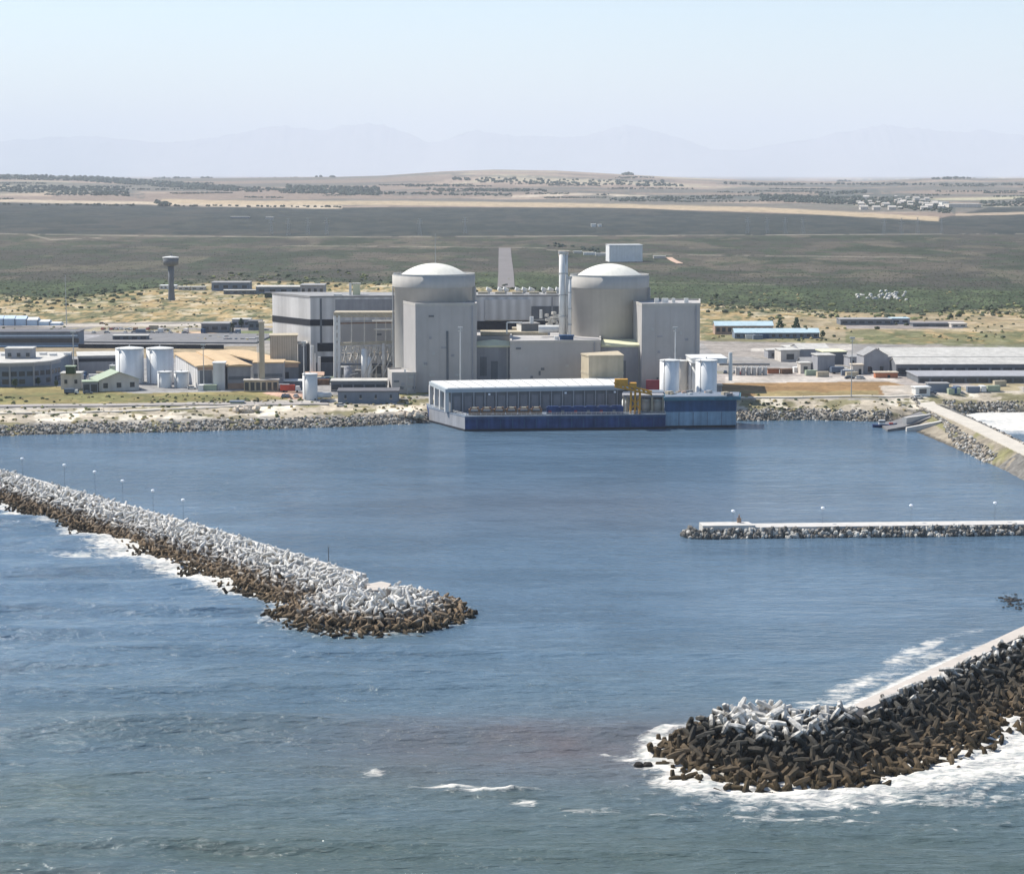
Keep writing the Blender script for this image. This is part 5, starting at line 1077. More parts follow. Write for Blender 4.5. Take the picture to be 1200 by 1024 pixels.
bld('roof_box', 'dark green box on the roof of the small cream house', 'roof box', 77, 87, 437, 429, 4, 0, wall='leaf', roofm='roofgreen', zb=16)
bld('gabled_house', 'gabled house with a pale green roof and three dark windows', 'house', 116, 163, 459, 437, 15, .42, roof='gy', rh=3.6, wall='cream', roofm='roofgreen', wins=3, wz=(.3, .75), wfrac=.35, door=None, over=.8)
bld('veranda', 'low green veranda attached to the gabled house', 'veranda', 97, 115, 460, 447, 8, .2, wall='greywall', roofm='roofgreen', wins=2, wz=(.05, .8), wfrac=.8)
bld('stores_building', 'grey stores building with a pale roof behind the gabled house', 'building', 92, 140, 440, 417, 26, .22, wall='greywall', roofm='roofw', bands=[(.72, .9, 'dark')])
bld('stores_building', 'dark low building between the curved office and the stores', 'building', 70, 92, 437, 421, 16, .1, wall='greydark', roofm='roofg', wins=3)
r_, P, W, z0, hw = bld('long_block', 'long blue grey block with two pale stripes at the far left', 'building', -60, 92, 407, 389, 20, .03, wall='bluegrey', roofm='roofd', bands=[(.74, .82, 'paleblue'), (.04, .12, 'paleblue')])
for k in range(14): mb = MB(); cx = W * (k + .5) / 14; mb.prism([P(cx - 3, -.07), P(cx + 3, -.07), P(cx + 3, .1), P(cx - 3, .1)], z0 + hw * .3, z0 + hw * .6); put('window', mb, M['glass'], r_)
mb = MB(); a = at(92, 408); b_ = at(262, 409); mb.prism([a, b_, (b_[0], b_[1] + 1.5), (a[0], a[1] + 1.5)], 7.5, 10.4); tag(put('retaining_wall', mb, M['dark']), 'long low dark retaining wall behind the big white tanks', 'wall')
mb = MB(); a = at(92, 402); b_ = at(300, 403); mb.prism([a, b_, (b_[0] + 4, b_[1] + 70), (a[0] + 6, a[1] + 70)], 7.6, 8.9); tag(put('yard_deck', mb, M['asphalt']), kind='structure')
bld('loading_dock', 'low pale loading dock on the grey yard behind the tanks', 'building', 132, 173, 398, 393, 8, .03, wall='greydark', roofm='roofw', wins=4, wz=(.1, .8), zb=8.9)
# pale blue covered bays
for k in range(8):
    px = -36 + k * 13.5; hgt = [11, 11, 11, 11, 10.5, 9, 6, 3.5][k]
    r_, P, W, z0, hw = bld('covered_bay', f'{["outermost left", "second", "third", "fourth", "fifth", "sixth", "seventh", "rightmost lowest"][k]} bay from the left in the row of pale blue sheeted bays', 'covered bay', px, px + 12.6, 381.5, 381.5 - hgt, 9, 0, roof='gx', rh=hgt * .18, wall='paleblue', roofm='paleblue' if k < 5 else 'white', over=.1, group='row of pale blue sheeted bays')
    mb = MB(); mb.prism([P(W, -.5), P(W + .5, -.5), P(W + .5, 0), P(W, 0)], z0, z0 + hw + .3); put('post', mb, M['bluegrey'], r_)
# tan-roofed sheds: long roofs running back to the left
def shed(label, rf, pyf, dep, slant, hw_, wall, ends=True, m='roofo'):
    """rf = (px left, px right) of the near gable, pyf its base row; the shed runs back dep metres and slants left"""
    a, b_ = np.array(at(rf[0], pyf)), np.array(at(rf[1], pyf - .5)); u = (b_ - a); W = np.linalg.norm(u); u /= W; bk = np.array((-slant, dep)); z0 = 8
    t = thing('long_shed', label, 'shed', (*(a + u * W / 2), z0)); mb = MB(); mb.prism([tuple(a), tuple(b_), tuple(b_ + bk), tuple(a + bk)], 7.5, z0 + hw_); put('wall', mb, M[wall], t)
    mb = MB(); e = .8; zr = z0 + hw_; c0, c1 = a - u * e - bk * .01, b_ + u * e - bk * .01; mid0 = (a + b_) / 2 - bk * .01
    v = []
    for base in (np.zeros(2), bk * 1.02):
        v += [(*(c0 + base), zr + .02), (*(c1 + base), zr + .02), (*(c1 + base), zr + .6), (*(mid0 + base), zr + 1.1), (*(c0 + base), zr + .6)]
    mb.add(v, [(4, 3, 2, 1, 0), (5, 6, 7, 8, 9), (0, 1, 6, 5), (1, 2, 7, 6), (2, 3, 8, 7), (3, 4, 9, 8), (4, 0, 5, 9)]); put('roof', mb, M[m], t)
    return t, a, b_, bk, W, u
t, a, b_, bk, W, u = shed('left shed with a tan roof and white side beside the big white tanks', (232, 258), 455, 74, 22, 10.0, 'clad'); strip(t, 'door', tuple(a + u * 1), tuple(a + u * 6.6), 8, 16.4, 'greydark', .1); strip(t, 'brown_fascia', tuple(a), tuple(b_), 16.6, 17.95, 'brick', .25)
strip(t, 'side_wall', tuple(a + bk), tuple(a), 8, 17.4, 'clad', .1)
t, a, b_, bk, W, u = shed('middle shed with a tan roof and striped grey front', (267, 294), 456, 82, 26, 10.6, 'greywall'); strip(t, 'window_band', tuple(a + u * .4), tuple(b_ - u * .4), 12.4, 14, 'greydark', .12); strip(t, 'lower_wall', tuple(a), tuple(b_), 8, 10.8, 'brick', .1)
t, a, b_, bk, W, u = shed('right shed with a tan roof overhanging the red lorry', (312, 350), 447, 72, 34, 8.6, 'greydark'); strip(t, 'brown_fascia', tuple(a), tuple(b_), 14.8, 16.55, 'brick', .25); strip(t, 'door', tuple(a + u * 7), tuple(a + u * 11), 8, 12.5, 'black', .12)
bld('workshop', 'grey workshop with a dark window band in front of the tan-roofed sheds', 'workshop', 297, 332, 456.5, 424.5, 16, .05, wall='greywall', roofm='roofo', bands=[(.47, .60, 'greydark'), (.02, .2, 'brick')])
bld('pergola', 'low cream porch at the foot of the grey workshop', 'porch', 286, 326, 459, 445, 4, .03, wall='beige', roofm='cream', wins=6, wz=(.1, .85), wfrac=.7)
bld('white_box', 'tall narrow white block between the left and middle sheds', 'building', 250, 263.5, 457, 425, 8, .05, wall='clad', roofm='white')
x, Y = at(307.5, 458); zt = float(Zp(378, Y)); t = thing('concrete_column', 'tall square beige concrete column in front of the workshop', 'column', (x, Y, 8)); mb = MB(); mb.box((x, Y, (8 + zt) / 2), (2.5, 2.4, zt - 8.05), .1); put('shaft', mb, M['beige'], t); mb = MB(); mb.box((x, Y, zt + .3), (3.0, 2.9, .6), .1); put('cap', mb, M['slab'], t)
bld('canopy', 'long white canopy roof behind the red lorry', 'canopy', 330, 354, 456, 446, 8, .03, wall='greydark', roofm='white')
bld('hut', 'small salmon-roofed hut behind the upright white tank', 'hut', 358, 379, 447, 437, 8, .05, roof='gx', rh=1.2, wall='cream', roofm='salmon', door=.5)
bld('low_building', 'low dark grey building near the shore with four small windows', 'building', 396, 467, 470.5, 458, 14, .03, wall='bluegrey', roofm='roofd', wins=4, wz=(.4, .72), wfrac=.14)
bld('low_building', 'long low building with a pale roof and dark slots behind the dark grey one', 'building', 388, 453, 459, 446, 12, .03, wall='greydark', roofm='roofw', wins=5, wz=(.2, .7), wfrac=.85)
for q_ in (('grey flat-roofed workshop by the parked cars left of the turbine hall', 236, 268, 390, 379, 18, 'greydark', 'roofg', 3), ('small white-roofed office behind the grey workshop', 272, 293, 384, 374, 12, 'greywall', 'roofw', 3),
           ('small dark-roofed office beside the turbine hall car park', 291, 306, 387, 376, 12, 'greydark', 'roofd', 2), ('white-roofed shelter low beside the parked cars', 247, 268, 386, 383, 5, 'greywall', 'white', 0)): bld('workshop', q_[0], 'building', q_[1], q_[2], q_[3], q_[4], q_[5], .03, wall=q_[6], roofm=q_[7], wins=q_[8])
for k, q_ in enumerate(((187, 206, 339, 334.5, 12, 'white', 'white'), (208, 222, 340, 336, 10, 'cream', 'roofw'), (224, 240, 340, 336, 10, 'cream', 'roofw'), (248, 292, 341, 331, 24, 'bluegrey', 'roofg'), (262, 300, 345, 340, 10, 'greydark', 'roofw'), (300, 352, 345, 336, 24, 'bluegrey', 'roofw'), (352, 380, 347, 334, 26, 'greywall', 'roofg'), (310, 345, 349, 343, 10, 'leaf', 'roofd'))):
    bld('site_office', ['bright white flat building directly behind the water tower', 'small cream building just right of the water tower foot', 'small cream building second to the right of the water tower', 'long dark grey building in the dry grass behind the turbine hall', 'low building with a white roof edge in front of the long dark grey one', 'long grey building with a pale roof above the turbine hall', 'tall grey block directly above the turbine hall corner', 'low dark green hut in front of the long pale-roofed building'][k],
        'building', q_[0], q_[1], q_[2], q_[3], q_[4], .02, wall=q_[5], roofm=q_[6], wins=4 if q_[1] - q_[0] > 18 else 2, wfrac=.5)
# water tower
x, Y = at(201, 352); zt = float(Zp(301, Y)); zb = float(Zp(311, Y)); t = thing('water_tower', 'grey mushroom-shaped water tower standing on the plain at the left', 'water tower', (x, Y, gz(x, Y)))
mb = MB(); mb.lathe((x, Y), [(2.9, 7), (2.1, (8 + zb) / 2), (2.5, zb - .6)], 24); put('shaft', mb, M['greydark'], t, True)
mb = MB(); mb.lathe((x, Y), [(2.5, zb - .6), (5.9, zb + .6), (6.2, zt - 1.0)], 32); put('bowl', mb, M['greydark'], t, True); mb = MB(); mb.lathe((x, Y), [(6.4, zt - 1.0), (6.4, zt - .2), (.3, zt + .6)], 32); put('roof', mb, M['white'], t)
mb = MB(); mb.cyl((x + .5, Y, zt), (x + .5, Y, zt + 3), .5, .4, 6); put('vent', mb, M['greydark'], t)

# --- right-hand buildings
bld('teal_hut', 'rear long hut with a pale teal roof on the dry grass', 'hut', 838, 906, 392, 377.5, 12, .03, roof='gx', rh=2.4, wall='brick', roofm='teal', wins=10, wz=(.3, .8), wfrac=.6)
bld('teal_hut', 'front long hut with a pale blue roof on the dry grass', 'hut', 861, 960, 397, 386, 12, .03, roof='gx', rh=2.2, wall='bluegrey', roofm='teal', wins=12, wz=(.3, .75), wfrac=.5)
for k, q_ in enumerate(((915, 937, 424, 410, 14, 'flat', 'cream', 'roofw', 1), (924, 946, 419, 407, 16, 'flat', 'greywall', 'roofw', 0), (937, 972, 421, 405, 22, 'gx', 'greywall', 'roofw', 0), (940, 958, 434, 420, 10, 'gx', 'greydark', 'roofg', 2), (958, 978, 436, 416, 12, 'flat', 'greywall', 'roofw', 0),
                         (965, 992, 427, 412, 16, 'flat', 'greydark', 'roofy', 0), (938, 950, 438, 425, 7, 'flat', 'cream', 'roofw', 1), (900, 914, 420, 410, 9, 'flat', 'greywall', 'roofw', 1), (996, 1010, 430, 418, 12, 'flat', 'greywall', 'roofg', 2))):
    bld('depot_building', ['cream building with a dark opening at the left of the depot', 'low white-roofed building behind the cream depot building', 'depot building with the largest white gabled roof', 'small brown gabled depot building at the front', 'flat grey depot building at the front beside the blue lorry', 'depot building with a cream flat roof at the right', 'little cream hut at the front of the depot', 'small grey building detached left of the depot', 'small grey building between the depot and the great shed'][k],
        'building', q_[0], q_[1], q_[2], q_[3], q_[4], .12, roof=q_[5], rh=2.2, wall=q_[6], roofm=q_[7], wins=q_[8], wz=(.2, .7), wfrac=.4)
bld('great_shed', 'very long shed with a white roof and grey gable running off right', 'shed', 1036, 1270, 434, 408, 27, .015, h=10.5, roof='gx', rh=3.5, wall='greywall', roofm='roofw', wins=0)
bld('gable_porch', 'grey gabled porch at the near end of the very long white-roofed shed', 'porch', 1012, 1040, 438, 409, 14, .10, roof='gy', rh=3.4, wall='greywall', roofm='roofg', door=(.3,), wins=2, wz=(.1, .4), wfrac=.3)
bld('cream_hut', 'small sand-coloured hut against the left side of the grey gabled porch', 'hut', 999, 1011.5, 439, 427, 6, .05, wall='cream', roofm='slab', door=.7)
bld('long_shed', 'long shed with a speckled pale roof in front of the very long one', 'shed', 1050, 1270, 441, 422, 17, .015, h=8.7, roof='gx', rh=2.7, wall='greydark', roofm='roofw', wins=16, wz=(.2, .7), wfrac=.75)
bld('long_shed', 'nearest long low shed with a flat light grey roof at the right', 'shed', 1076, 1270, 449, 438, 29, .012, h=3.5, wall='greydark', roofm='greywall', wins=14, wz=(.15, .75), wfrac=.8)
bld('brick_annex', 'low orange brick annex beside the grey gabled porch', 'building', 1026, 1052, 443, 436, 5, .03, wall='hivis', roofm='slab', door=.6)
bld('kiosk', 'white kiosk with a dark window at the top of the causeway road', 'kiosk', 1073, 1090, 463, 453.5, 5, .2, wall='white', roofm='white', wins=1, wz=(.2, .85), wfrac=.5)
bld('shed', 'grey lean-to shed right of the white kiosk', 'shed', 1088, 1112, 458, 449, 6, .02, wall='bluegrey', roofm='roofg')
for k, q_ in enumerate(((985, 1045, 381, 374, 16, 'greydark', 'roofg'), (1045, 1066, 380, 373, 12, 'greywall', 'teal'), (1115, 1133, 384, 379, 9, 'cream', 'cream'), (1070, 1115, 383, 379, 10, 'greydark', 'roofd'))):
    bld('farm_building', ['long dark building on the dry grass above the depot', 'small building with a pale green roof beside the long dark one', 'small cream shed alone on the dry grass at the right', 'low dark shelter between the green-roofed and the cream buildings'][k], 'building', *q_[:5], .02, wall=q_[5], roofm=q_[6], wins=6 if k == 0 else 2)
pts = []
for k in range(46): px = random.uniform(1004, 1062); x, Y = at(px, random.gauss(348, 2.6)); pts.append((x, Y, gz(x, Y) + .5, random.uniform(.6, 2.2)))
scatter('rubble', 'white rubble strewn at the edge of the scrub plain', 'rubble', pts, M['roofw'])
# --- far things
bld('reservoir', 'big pale blue reservoir block with a white roof on the plain', 'reservoir', 714, 753, 307, 287, 24, .12, wall='tank', roofm='white')
for k, q_ in enumerate(((655, 667, 301, 294, 12, 'salmon', 'slab'), (684, 698, 299, 296, 8, 'white', 'white'), (698, 712, 300, 297, 8, 'cream', 'white'), (672, 682, 297, 294.5, 6, 'cream', 'white'), (766, 780, 303, 300, 8, 'cream', 'roofw'), (693, 698.5, 266, 262.5, 14, 'white', 'white'), (701, 705, 266, 263, 12, 'white', 'white'), (1104, 1112, 241, 237, 40, 'white', 'white'), (1112, 1150, 243, 239, 60, 'cream', 'roofw'), (311, 320, 257, 254.5, 20, 'cream', 'roofw'), (270, 292, 256, 254, 20, 'greywall', 'roofw'))):
    bld('plain_building', ['salmon building at the far end of the inland road', 'small white building left of the pale blue reservoir', 'cream low building just left of the pale blue reservoir', 'tiny cream building behind the slim stacks', 'small building right of the pale blue reservoir', 'left one of two bright white far sheds above the reservoir', 'right one of two bright white far sheds above the reservoir', 'bright white barn at the far village', 'very long pale barn beside the far village', 'small pale far building above the water tower plain', 'long low far building above the water tower plain'][k],
        'building', *q_[:5], .02, wall=q_[5], roofm=q_[6])
for k, (a, b_) in enumerate(((783, 306), (790, 309), (797, 312))):
    pass
ribbon('inland_road', [at(593, 338), at(593, 320), at(592, 305), at(591.5, 291)], 15, mat('old_road', (0.165, 0.15, 0.145), .95, .15, .1), lift=.5, thick=.6)
ribbon('dirt_track', [at(784, 302), at(790, 306), at(797, 309)], 7, M['salmon'], lift=.4)
for a_, b_, w_ in (((-200, 381.5), (330, 381.5), 5),): ribbon('service_road', [at(*a_), at(60, 381), at(*b_)], w_, M['paleroad'])
ribbon('coast_road', [at(-200, 475), at(0, 475.5), at(150, 474.5), at(290, 472.5), at(385, 472)], 7, mat('coast_asphalt', (.33, .30, .275), .95, .15, .2), lift=.25)
ribbon('shore_track', [at(-200, 485), at(60, 485.5), at(200, 484), at(300, 482), at(352, 481)], 3.5, M['paleroad'], lift=.3)
ribbon('shore_track', [at(862, 467.5), at(950, 467), at(1040, 466), at(1078, 464)], 3, M['paleroad'], lift=.3)
# village houses far off
vh = None; random.seed(21); firstv = None
for k in range(34):
    px = random.uniform(1002, 1108); py = random.gauss(239, 3.2); x, Y = at(px, min(246, max(230, py)))
    if firstv is None:
        firstv = bpy.data.objects.new('village_house', None); mb = MB(); mb.box((0, 0, 2), (12, 8, 5)); mb.add([(-6.5, -4.5, 4.5), (6.5, -4.5, 4.5), (6.5, 4.5, 4.5), (-6.5, 4.5, 4.5), (-6.5, 0, 7), (6.5, 0, 7)], [(0, 1, 5, 4), (2, 3, 4, 5), (0, 4, 3), (1, 2, 5)])
        hm = raw_mesh('village_house', mb.v, mb.f); hm.materials.append(M['cream']); firstv = bpy.data.objects.new('village_house', hm); o = firstv
    else: o = firstv.copy()
    COL.objects.link(o); o.location = (x, Y, gz(x, Y)); o.rotation_euler = (0, 0, random.uniform(-.5, .5)); s = random.uniform(.7, 1.5); o.scale = (s, s, s)
    tag(o, 'tiny pale house among the trees of the far village', 'house', 'houses of the far village')
# pylons
def pylon_mesh():
    mb = MB(); H = 30
    for sx in (-1, 1):
        for sy in (-1, 1): mb.cyl((sx * 3, sy * 3, 0), (sx * .5, sy * .5, H), .22, .15, 4, False)
    for k in range(6):
        z = k * 5; w = 3 - 2.5 * z / H; w2 = 3 - 2.5 * (z + 5) / H
        for s in (-1, 1): mb.cyl((-w * s, -w, z), (w2 * s, -w2, z + 5), .12, .12, 4, False)
    for z, w in ((H - 8, 6), (H - 4, 5), (H, 3)): mb.cyl((-w, 0, z), (w, 0, z), .2, .2, 4)
    return mb
pm = pylon_mesh(); pme = raw_mesh('pylon', pm.v, pm.f); pme.materials.append(M['steel']); fp = None
for k, (px, py) in enumerate(((318, 275), (338, 276), (361, 275), (383, 275), (492, 276), (545, 274), (876, 274), (899, 274), (920, 274), (941, 274), (1036, 275), (1056, 275), (1075, 274), (1103, 274))):
    if fp is None: fp = o = bpy.data.objects.new('pylon', pme)
    else: o = fp.copy()
    COL.objects.link(o); x, Y = at(px, py); o.location = (x, Y, gz(x, Y)); o.rotation_euler = (0, 0, .3); o.scale = (.8, .8, .8); tag(o, 'thin steel lattice pylon standing on the dark far plain', 'pylon', 'pylons on the far plain')

# ------------------------------------------------------------------ masts and lamps
def mast(px, pyb, pyt, label, r=.35, m='steel', head=True, Y=None, zb=None):
    if Y is None: x, Y = at(px, pyb); zb = gz(x, Y)
    else: x = Xp(px, Y, 20); zb = zb if zb is not None else gz(x, Y)
    zt = float(Zp(pyt, Y)); t = thing('floodlight_mast', label, 'mast', (x, Y, zb)); mb = MB(); mb.cyl((x, Y, zb - .2), (x, Y, zt), r, r * .55, 8); put('pole', mb, M[m], t)
    if head:
        mb = MB(); mb.box((x, Y, zt), (2.2, 1.4, .7)); put('lamp_head', mb, M['steel'], t)
        mb = MB(); mb.cyl((x, Y, zt - 1.6), (x, Y, zt - 1.4), .9, .9, 8); put('platform', mb, M['steel'], t)
    return t
mast(539.5, 458, 384, 'white floodlight mast in front of the left reactor block', Y=968, m='white'); mast(791, 458, 384, 'white floodlight mast in front of the right reactor block', Y=968, m='white'); mast(356.5, 460, 401, 'white floodlight mast in front of the turbine hall annex', .3, 'white')
mast(303, 458, 396, 'thin grey mast left of the concrete column', .2); mast(239, 457, 404, 'thin grey mast in front of the left tan-roofed shed', .25); mast(87, 452, 389, 'grey mast at the right end of the long blue grey block', .35); mast(78, 381, 322, 'very tall thin mast on the dry grass at the left', .3, head=False)
mast(997.5, 466, 396, 'tall thin mast on the brown verge at the right', .25); mast(477, 458, 437, 'short grey mast at the foot of the left reactor annex', .2, head=False, Y=982)
def lamp(x, Y, z0, zt, label, group):
    t = thing('lamp_post', label, 'lamp post', (x, Y, z0), group); mb = MB(); mb.cyl((x, Y, z0 - .3), (x, Y, zt), .06, .045, 6); put('pole', mb, M['greydark'], t)
    mb = MB(); v, f = ICO[2]; mb.add(v * np.array((.62, .62, .42)) + np.array((x, Y, zt + .2)), f); put('lamp_head', mb, M['lampw'], t)
nth = ['first', 'second', 'third', 'fourth', 'fifth', 'sixth']
for k, (px, py) in enumerate(((858.5, 599.5), (963.5, 596), (1066.5, 593), (1165, 590))):
    s = 0
    for s in np.arange(0, 142, .25):
        p = JA + jd * s + jn * 3.6
        if proj(p[0], p[1], 3)[0] >= px: break
    lamp(p[0], p[1], 3, float(Zp(py, p[1])), f'{nth[k]} white-headed lamp post from the tip of the long jetty', 'lamp posts on the jetty')
for k, (px, py) in enumerate(((16, 538), (65.5, 545.5), (101, 553.5), (133.5, 564), (168.5, 575.5), (204, 586.5))):
    best = min(((abs(proj(*(np.array(LB[2]) * (1 - t_) + np.array(LB[3]) * t_), 6)[0] - px), t_) for t_ in np.linspace(-.3, 1.2, 600))); t_ = best[1]; p = np.array(LB[2]) * (1 - t_) + np.array(LB[3]) * t_ + np.array((2.5, 2))
    lamp(p[0], p[1], 5.5, float(Zp(py, p[1])), f'{nth[k]} white-headed lamp post from the left on the far arm of the left breakwater', 'lamp posts on the left breakwater')
p = G(385, 660, 5.5); pipe('marker_post', 'thin dark marker post near the head of the left breakwater', 'post', [(p[0], p[1], 5.5), (p[0], p[1], 10)], .12, 'greydark')
x, y_ = JA + jd * 12 + jn * 3; mb = MB(); mb.box((x, y_, 4.3), (1.2, 1.2, 1.4)); mb.cyl((x, y_, 5), (x, y_, 6), .3, .2, 6); tag(put('beacon', mb, M['brick']), 'small brown beacon on the tip of the long jetty', 'beacon')

# ------------------------------------------------------------------ vehicles
def car(px, py, label, m='white', yaw=0.0, kind='car', L=4.5, W=1.9, H=1.5, z=None):
    x, Y = at(px, py); z0 = (gz(x, Y) if z is None else z) + .02; c, s = math.cos(yaw), math.sin(yaw)
    tr = lambda a, b_, h_: (x + c * a - s * b_, Y + s * a + c * b_, z0 + h_)
    t = thing('parked_car' if kind == 'car' else kind, label, 'car' if kind == 'car' else kind.replace('_', ' '), (x, Y, z0))
    def hull(prof, w0, w1, zz=None):
        mb = MB(); n = len(prof); mb.add([tr(a, -w0 / 2 if h_ < H * .6 else -w1 / 2, h_) for a, h_ in prof] + [tr(a, w0 / 2 if h_ < H * .6 else w1 / 2, h_) for a, h_ in prof], [tuple(range(n)), tuple(range(2 * n - 1, n - 1, -1))] + [(i, i + n, (i + 1) % n + n, (i + 1) % n) for i in range(n)]); return mb
    if kind == 'car':
        put('body', hull([(-L / 2, .3), (L / 2, .3), (L / 2, .7), (L * .28, .85), (-L * .48, .9), (-L / 2, .8)], W, W * .95), M[m], t); put('cabin', hull([(L * .25, .86), (L * .1, H - .06), (-L * .3, H - .06), (-L * .44, .9)], W * .92, W * .78), M['glass'], t)
        put('roof', hull([(L * .1, H - .05), (L * .08, H), (-L * .28, H), (-L * .3, H - .05)], W * .78, W * .78), M[m], t)
    else:
        put('body', hull([(-L / 2, .9), (L * .22, .9), (L * .22, H), (-L / 2, H)], W, W), M[m], t); put('cab', hull([(L * .24, .5), (L / 2, .5), (L / 2, H * .5), (L * .44, H * .82), (L * .24, H * .82)], W, W), M['white'], t); put('windscreen', hull([(L * .501, H * .5), (L * .445, H * .8), (L * .43, H * .8), (L * .48, H * .5)], W * .9, W * .9), M['glass'], t)
        put('chassis', hull([(-L / 2, .5), (L * .24, .5), (L * .24, .88), (-L / 2, .88)], W * .8, W * .8), M['dark'], t)
    for a in (-L * .32, L * .32):
        for b_ in (-1, 1): mb = MB(); r = .33 if kind == 'car' else .5; mb.cyl(tr(a, b_ * (W / 2 - .22), r), tr(a, b_ * (W / 2 + .01), r), r, r, 10); put('wheel', mb, M['tyre'], t)
    return t
car(340.5, 459.5, 'red lorry parked beside the upright white tank', 'red', .08, 'lorry', 9.5, 2.6, 3.4); car(335, 457.5, 'white lorry parked just behind the red one', 'white', .08, 'lorry', 7.5, 2.5, 3.0)
car(84, 462, 'dark blue van parked in front of the small cream house', 'carblue', 0, 'van', 6.5, 2.3, 2.6); car(103, 461.5, 'dark car parked at the veranda of the gabled house', 'carblue', .2); car(246, 455.5, 'dark car parked by the door of the left tan-roofed shed', 'carblue', .1)
car(225, 455.8, 'white car parked between the small tanks and the left shed', 'white', .1); car(266, 396, 'white car alone on the grey road left of the turbine hall', 'white', .3); car(217, 391, 'dark car parked on the salmon yard', 'carblue', .5); car(196, 388, 'grey car parked left of the salmon yard', 'steel', .1)
car(120, 380, 'dark brown car on the road below the dry grass slope', 'rust', .1); car(984, 438, 'blue lorry parked in front of the depot', 'carblue', .1, 'lorry', 9, 2.5, 3.6); car(995, 439, 'white van parked between the blue lorry and the great shed', 'white', .1, 'van', 6, 2.2, 2.6)
car(1076, 466.5, 'white car parked below the white kiosk', 'white', .3); car(1092, 462, 'dark car parked right of the white kiosk', 'carblue', .1); car(1112, 458, 'grey car parked by the lean-to shed', 'steel', 0); car(1096, 455, 'white car parked behind the lean-to shed', 'white', 0)
car(400, 475, 'white car on the coast road below the low dark building', 'white', .05); car(380, 470.5, 'dark car parked at the end of the horizontal white tank', 'carblue', .3); car(150, 387, 'white car parked on the far left car park', 'white'); car(176, 386, 'dark car parked on the far left car park', 'carblue')
bld('storage_crate', 'grey green crate on the shore rocks', 'crate', 270, 285, 487, 481, 4, .02, wall='roofgreen', roofm='bluegrey')
random.seed(3)
for k in range(9): car(850 + k * 5.6, 437.5 + (k % 2) * 1.2, f'{["first", "second", "third", "fourth", "fifth", "sixth", "seventh", "eighth", "ninth"][k]} car from the left in the row below the little cream tanks', random.choice(['white', 'carblue', 'steel', 'red']), 1.5)
random.seed(31)
cont = {}
for zone, (ax, bx, ay, by), n_ in (('on the yard left of the big white tanks', (95, 130, 441, 446), 4), ('in the yard between the tan-roofed sheds and the workshop', (236, 262, 456, 457.5), 3), ('on the yard in front of the turbine hall', (366, 388, 446, 455), 6),
                               ('in the depot yard', (918, 1000, 436, 442), 7), ('beside the inland car park', (150, 300, 385, 391), 9), ('on the rough ground right of the causeway', (1100, 1190, 459, 463), 7), ('below the dry grass near the teal-roofed huts', (850, 905, 396, 399), 4)):
    for k in range(n_):
        cm = random.choice(['white', 'beige', 'bluegrey', 'rust', 'roofgreen', 'blue']); nm = dict(white='white', beige='beige', bluegrey='blue grey', rust='rusty brown', roofgreen='pale green', blue='navy')[cm]
        x, Y = at(random.uniform(ax, bx), random.uniform(ay, by)); z0 = gz(x, Y); key = cm
        if key not in cont:
            t = thing('shipping_container', '', 'container', (0, 0, 0)); mb = MB(); mb.box((0, 0, 1.3), (6, 2.4, 2.5)); put('body', mb, M[cm], t); mb = MB(); mb.box((0, 0, 2.62), (6.1, 2.5, .1)); put('roof', mb, M[cm], t); mb = MB(); mb.box((3.03, 0, 1.3), (.08, 2.0, 2.2)); put('door', mb, M['greydark'], t); cont[key] = t; o = t
        else: o = copy_tree(cont[key], (0, 0, 0))
        o.location = (x, Y, z0); o.rotation_euler = (0, 0, random.choice([0, .1, .2, 1.5, 1.6])); o['label'] = f'small {nm} container {zone}'; o['group'] = f'{nm} containers {zone}'
ccar = {}
for zone, rows_, n_ in (('in the car park behind the retaining wall', [(110, 205, 386.5), (110, 205, 390.5)], 24), ('in the car park by the grey workshops', [(268, 318, 392.5), (262, 300, 399)], 16), ('in the yard in front of the great shed', [(985, 1015, 444)], 5), ('beside the long low dark building near the shore', [(330, 352, 465)], 3)):
    for k in range(n_):
        a_, b2_, py = random.choice(rows_); cm = random.choice(['white', 'white', 'steel', 'carblue', 'red']); nm = dict(white='white', steel='silver', carblue='dark blue', red='red')[cm]; px = a_ + (b2_ - a_) * (int(random.random() * 18) / 18)
        if cm not in ccar: o = ccar[cm] = car(px, py, '', cm, 0)
        else: o = copy_tree(ccar[cm], (0, 0, 0)); x, Y = at(px, py); o.location = (x, Y, gz(x, Y) + (1.0 if 95 < px < 262 and py > 392 else .02)); o.rotation_euler = (0, 0, random.choice([0, 1.57, 1.5]))
        o['label'] = f'{nm} car parked {zone}'; o['group'] = f'{nm} cars {zone}'
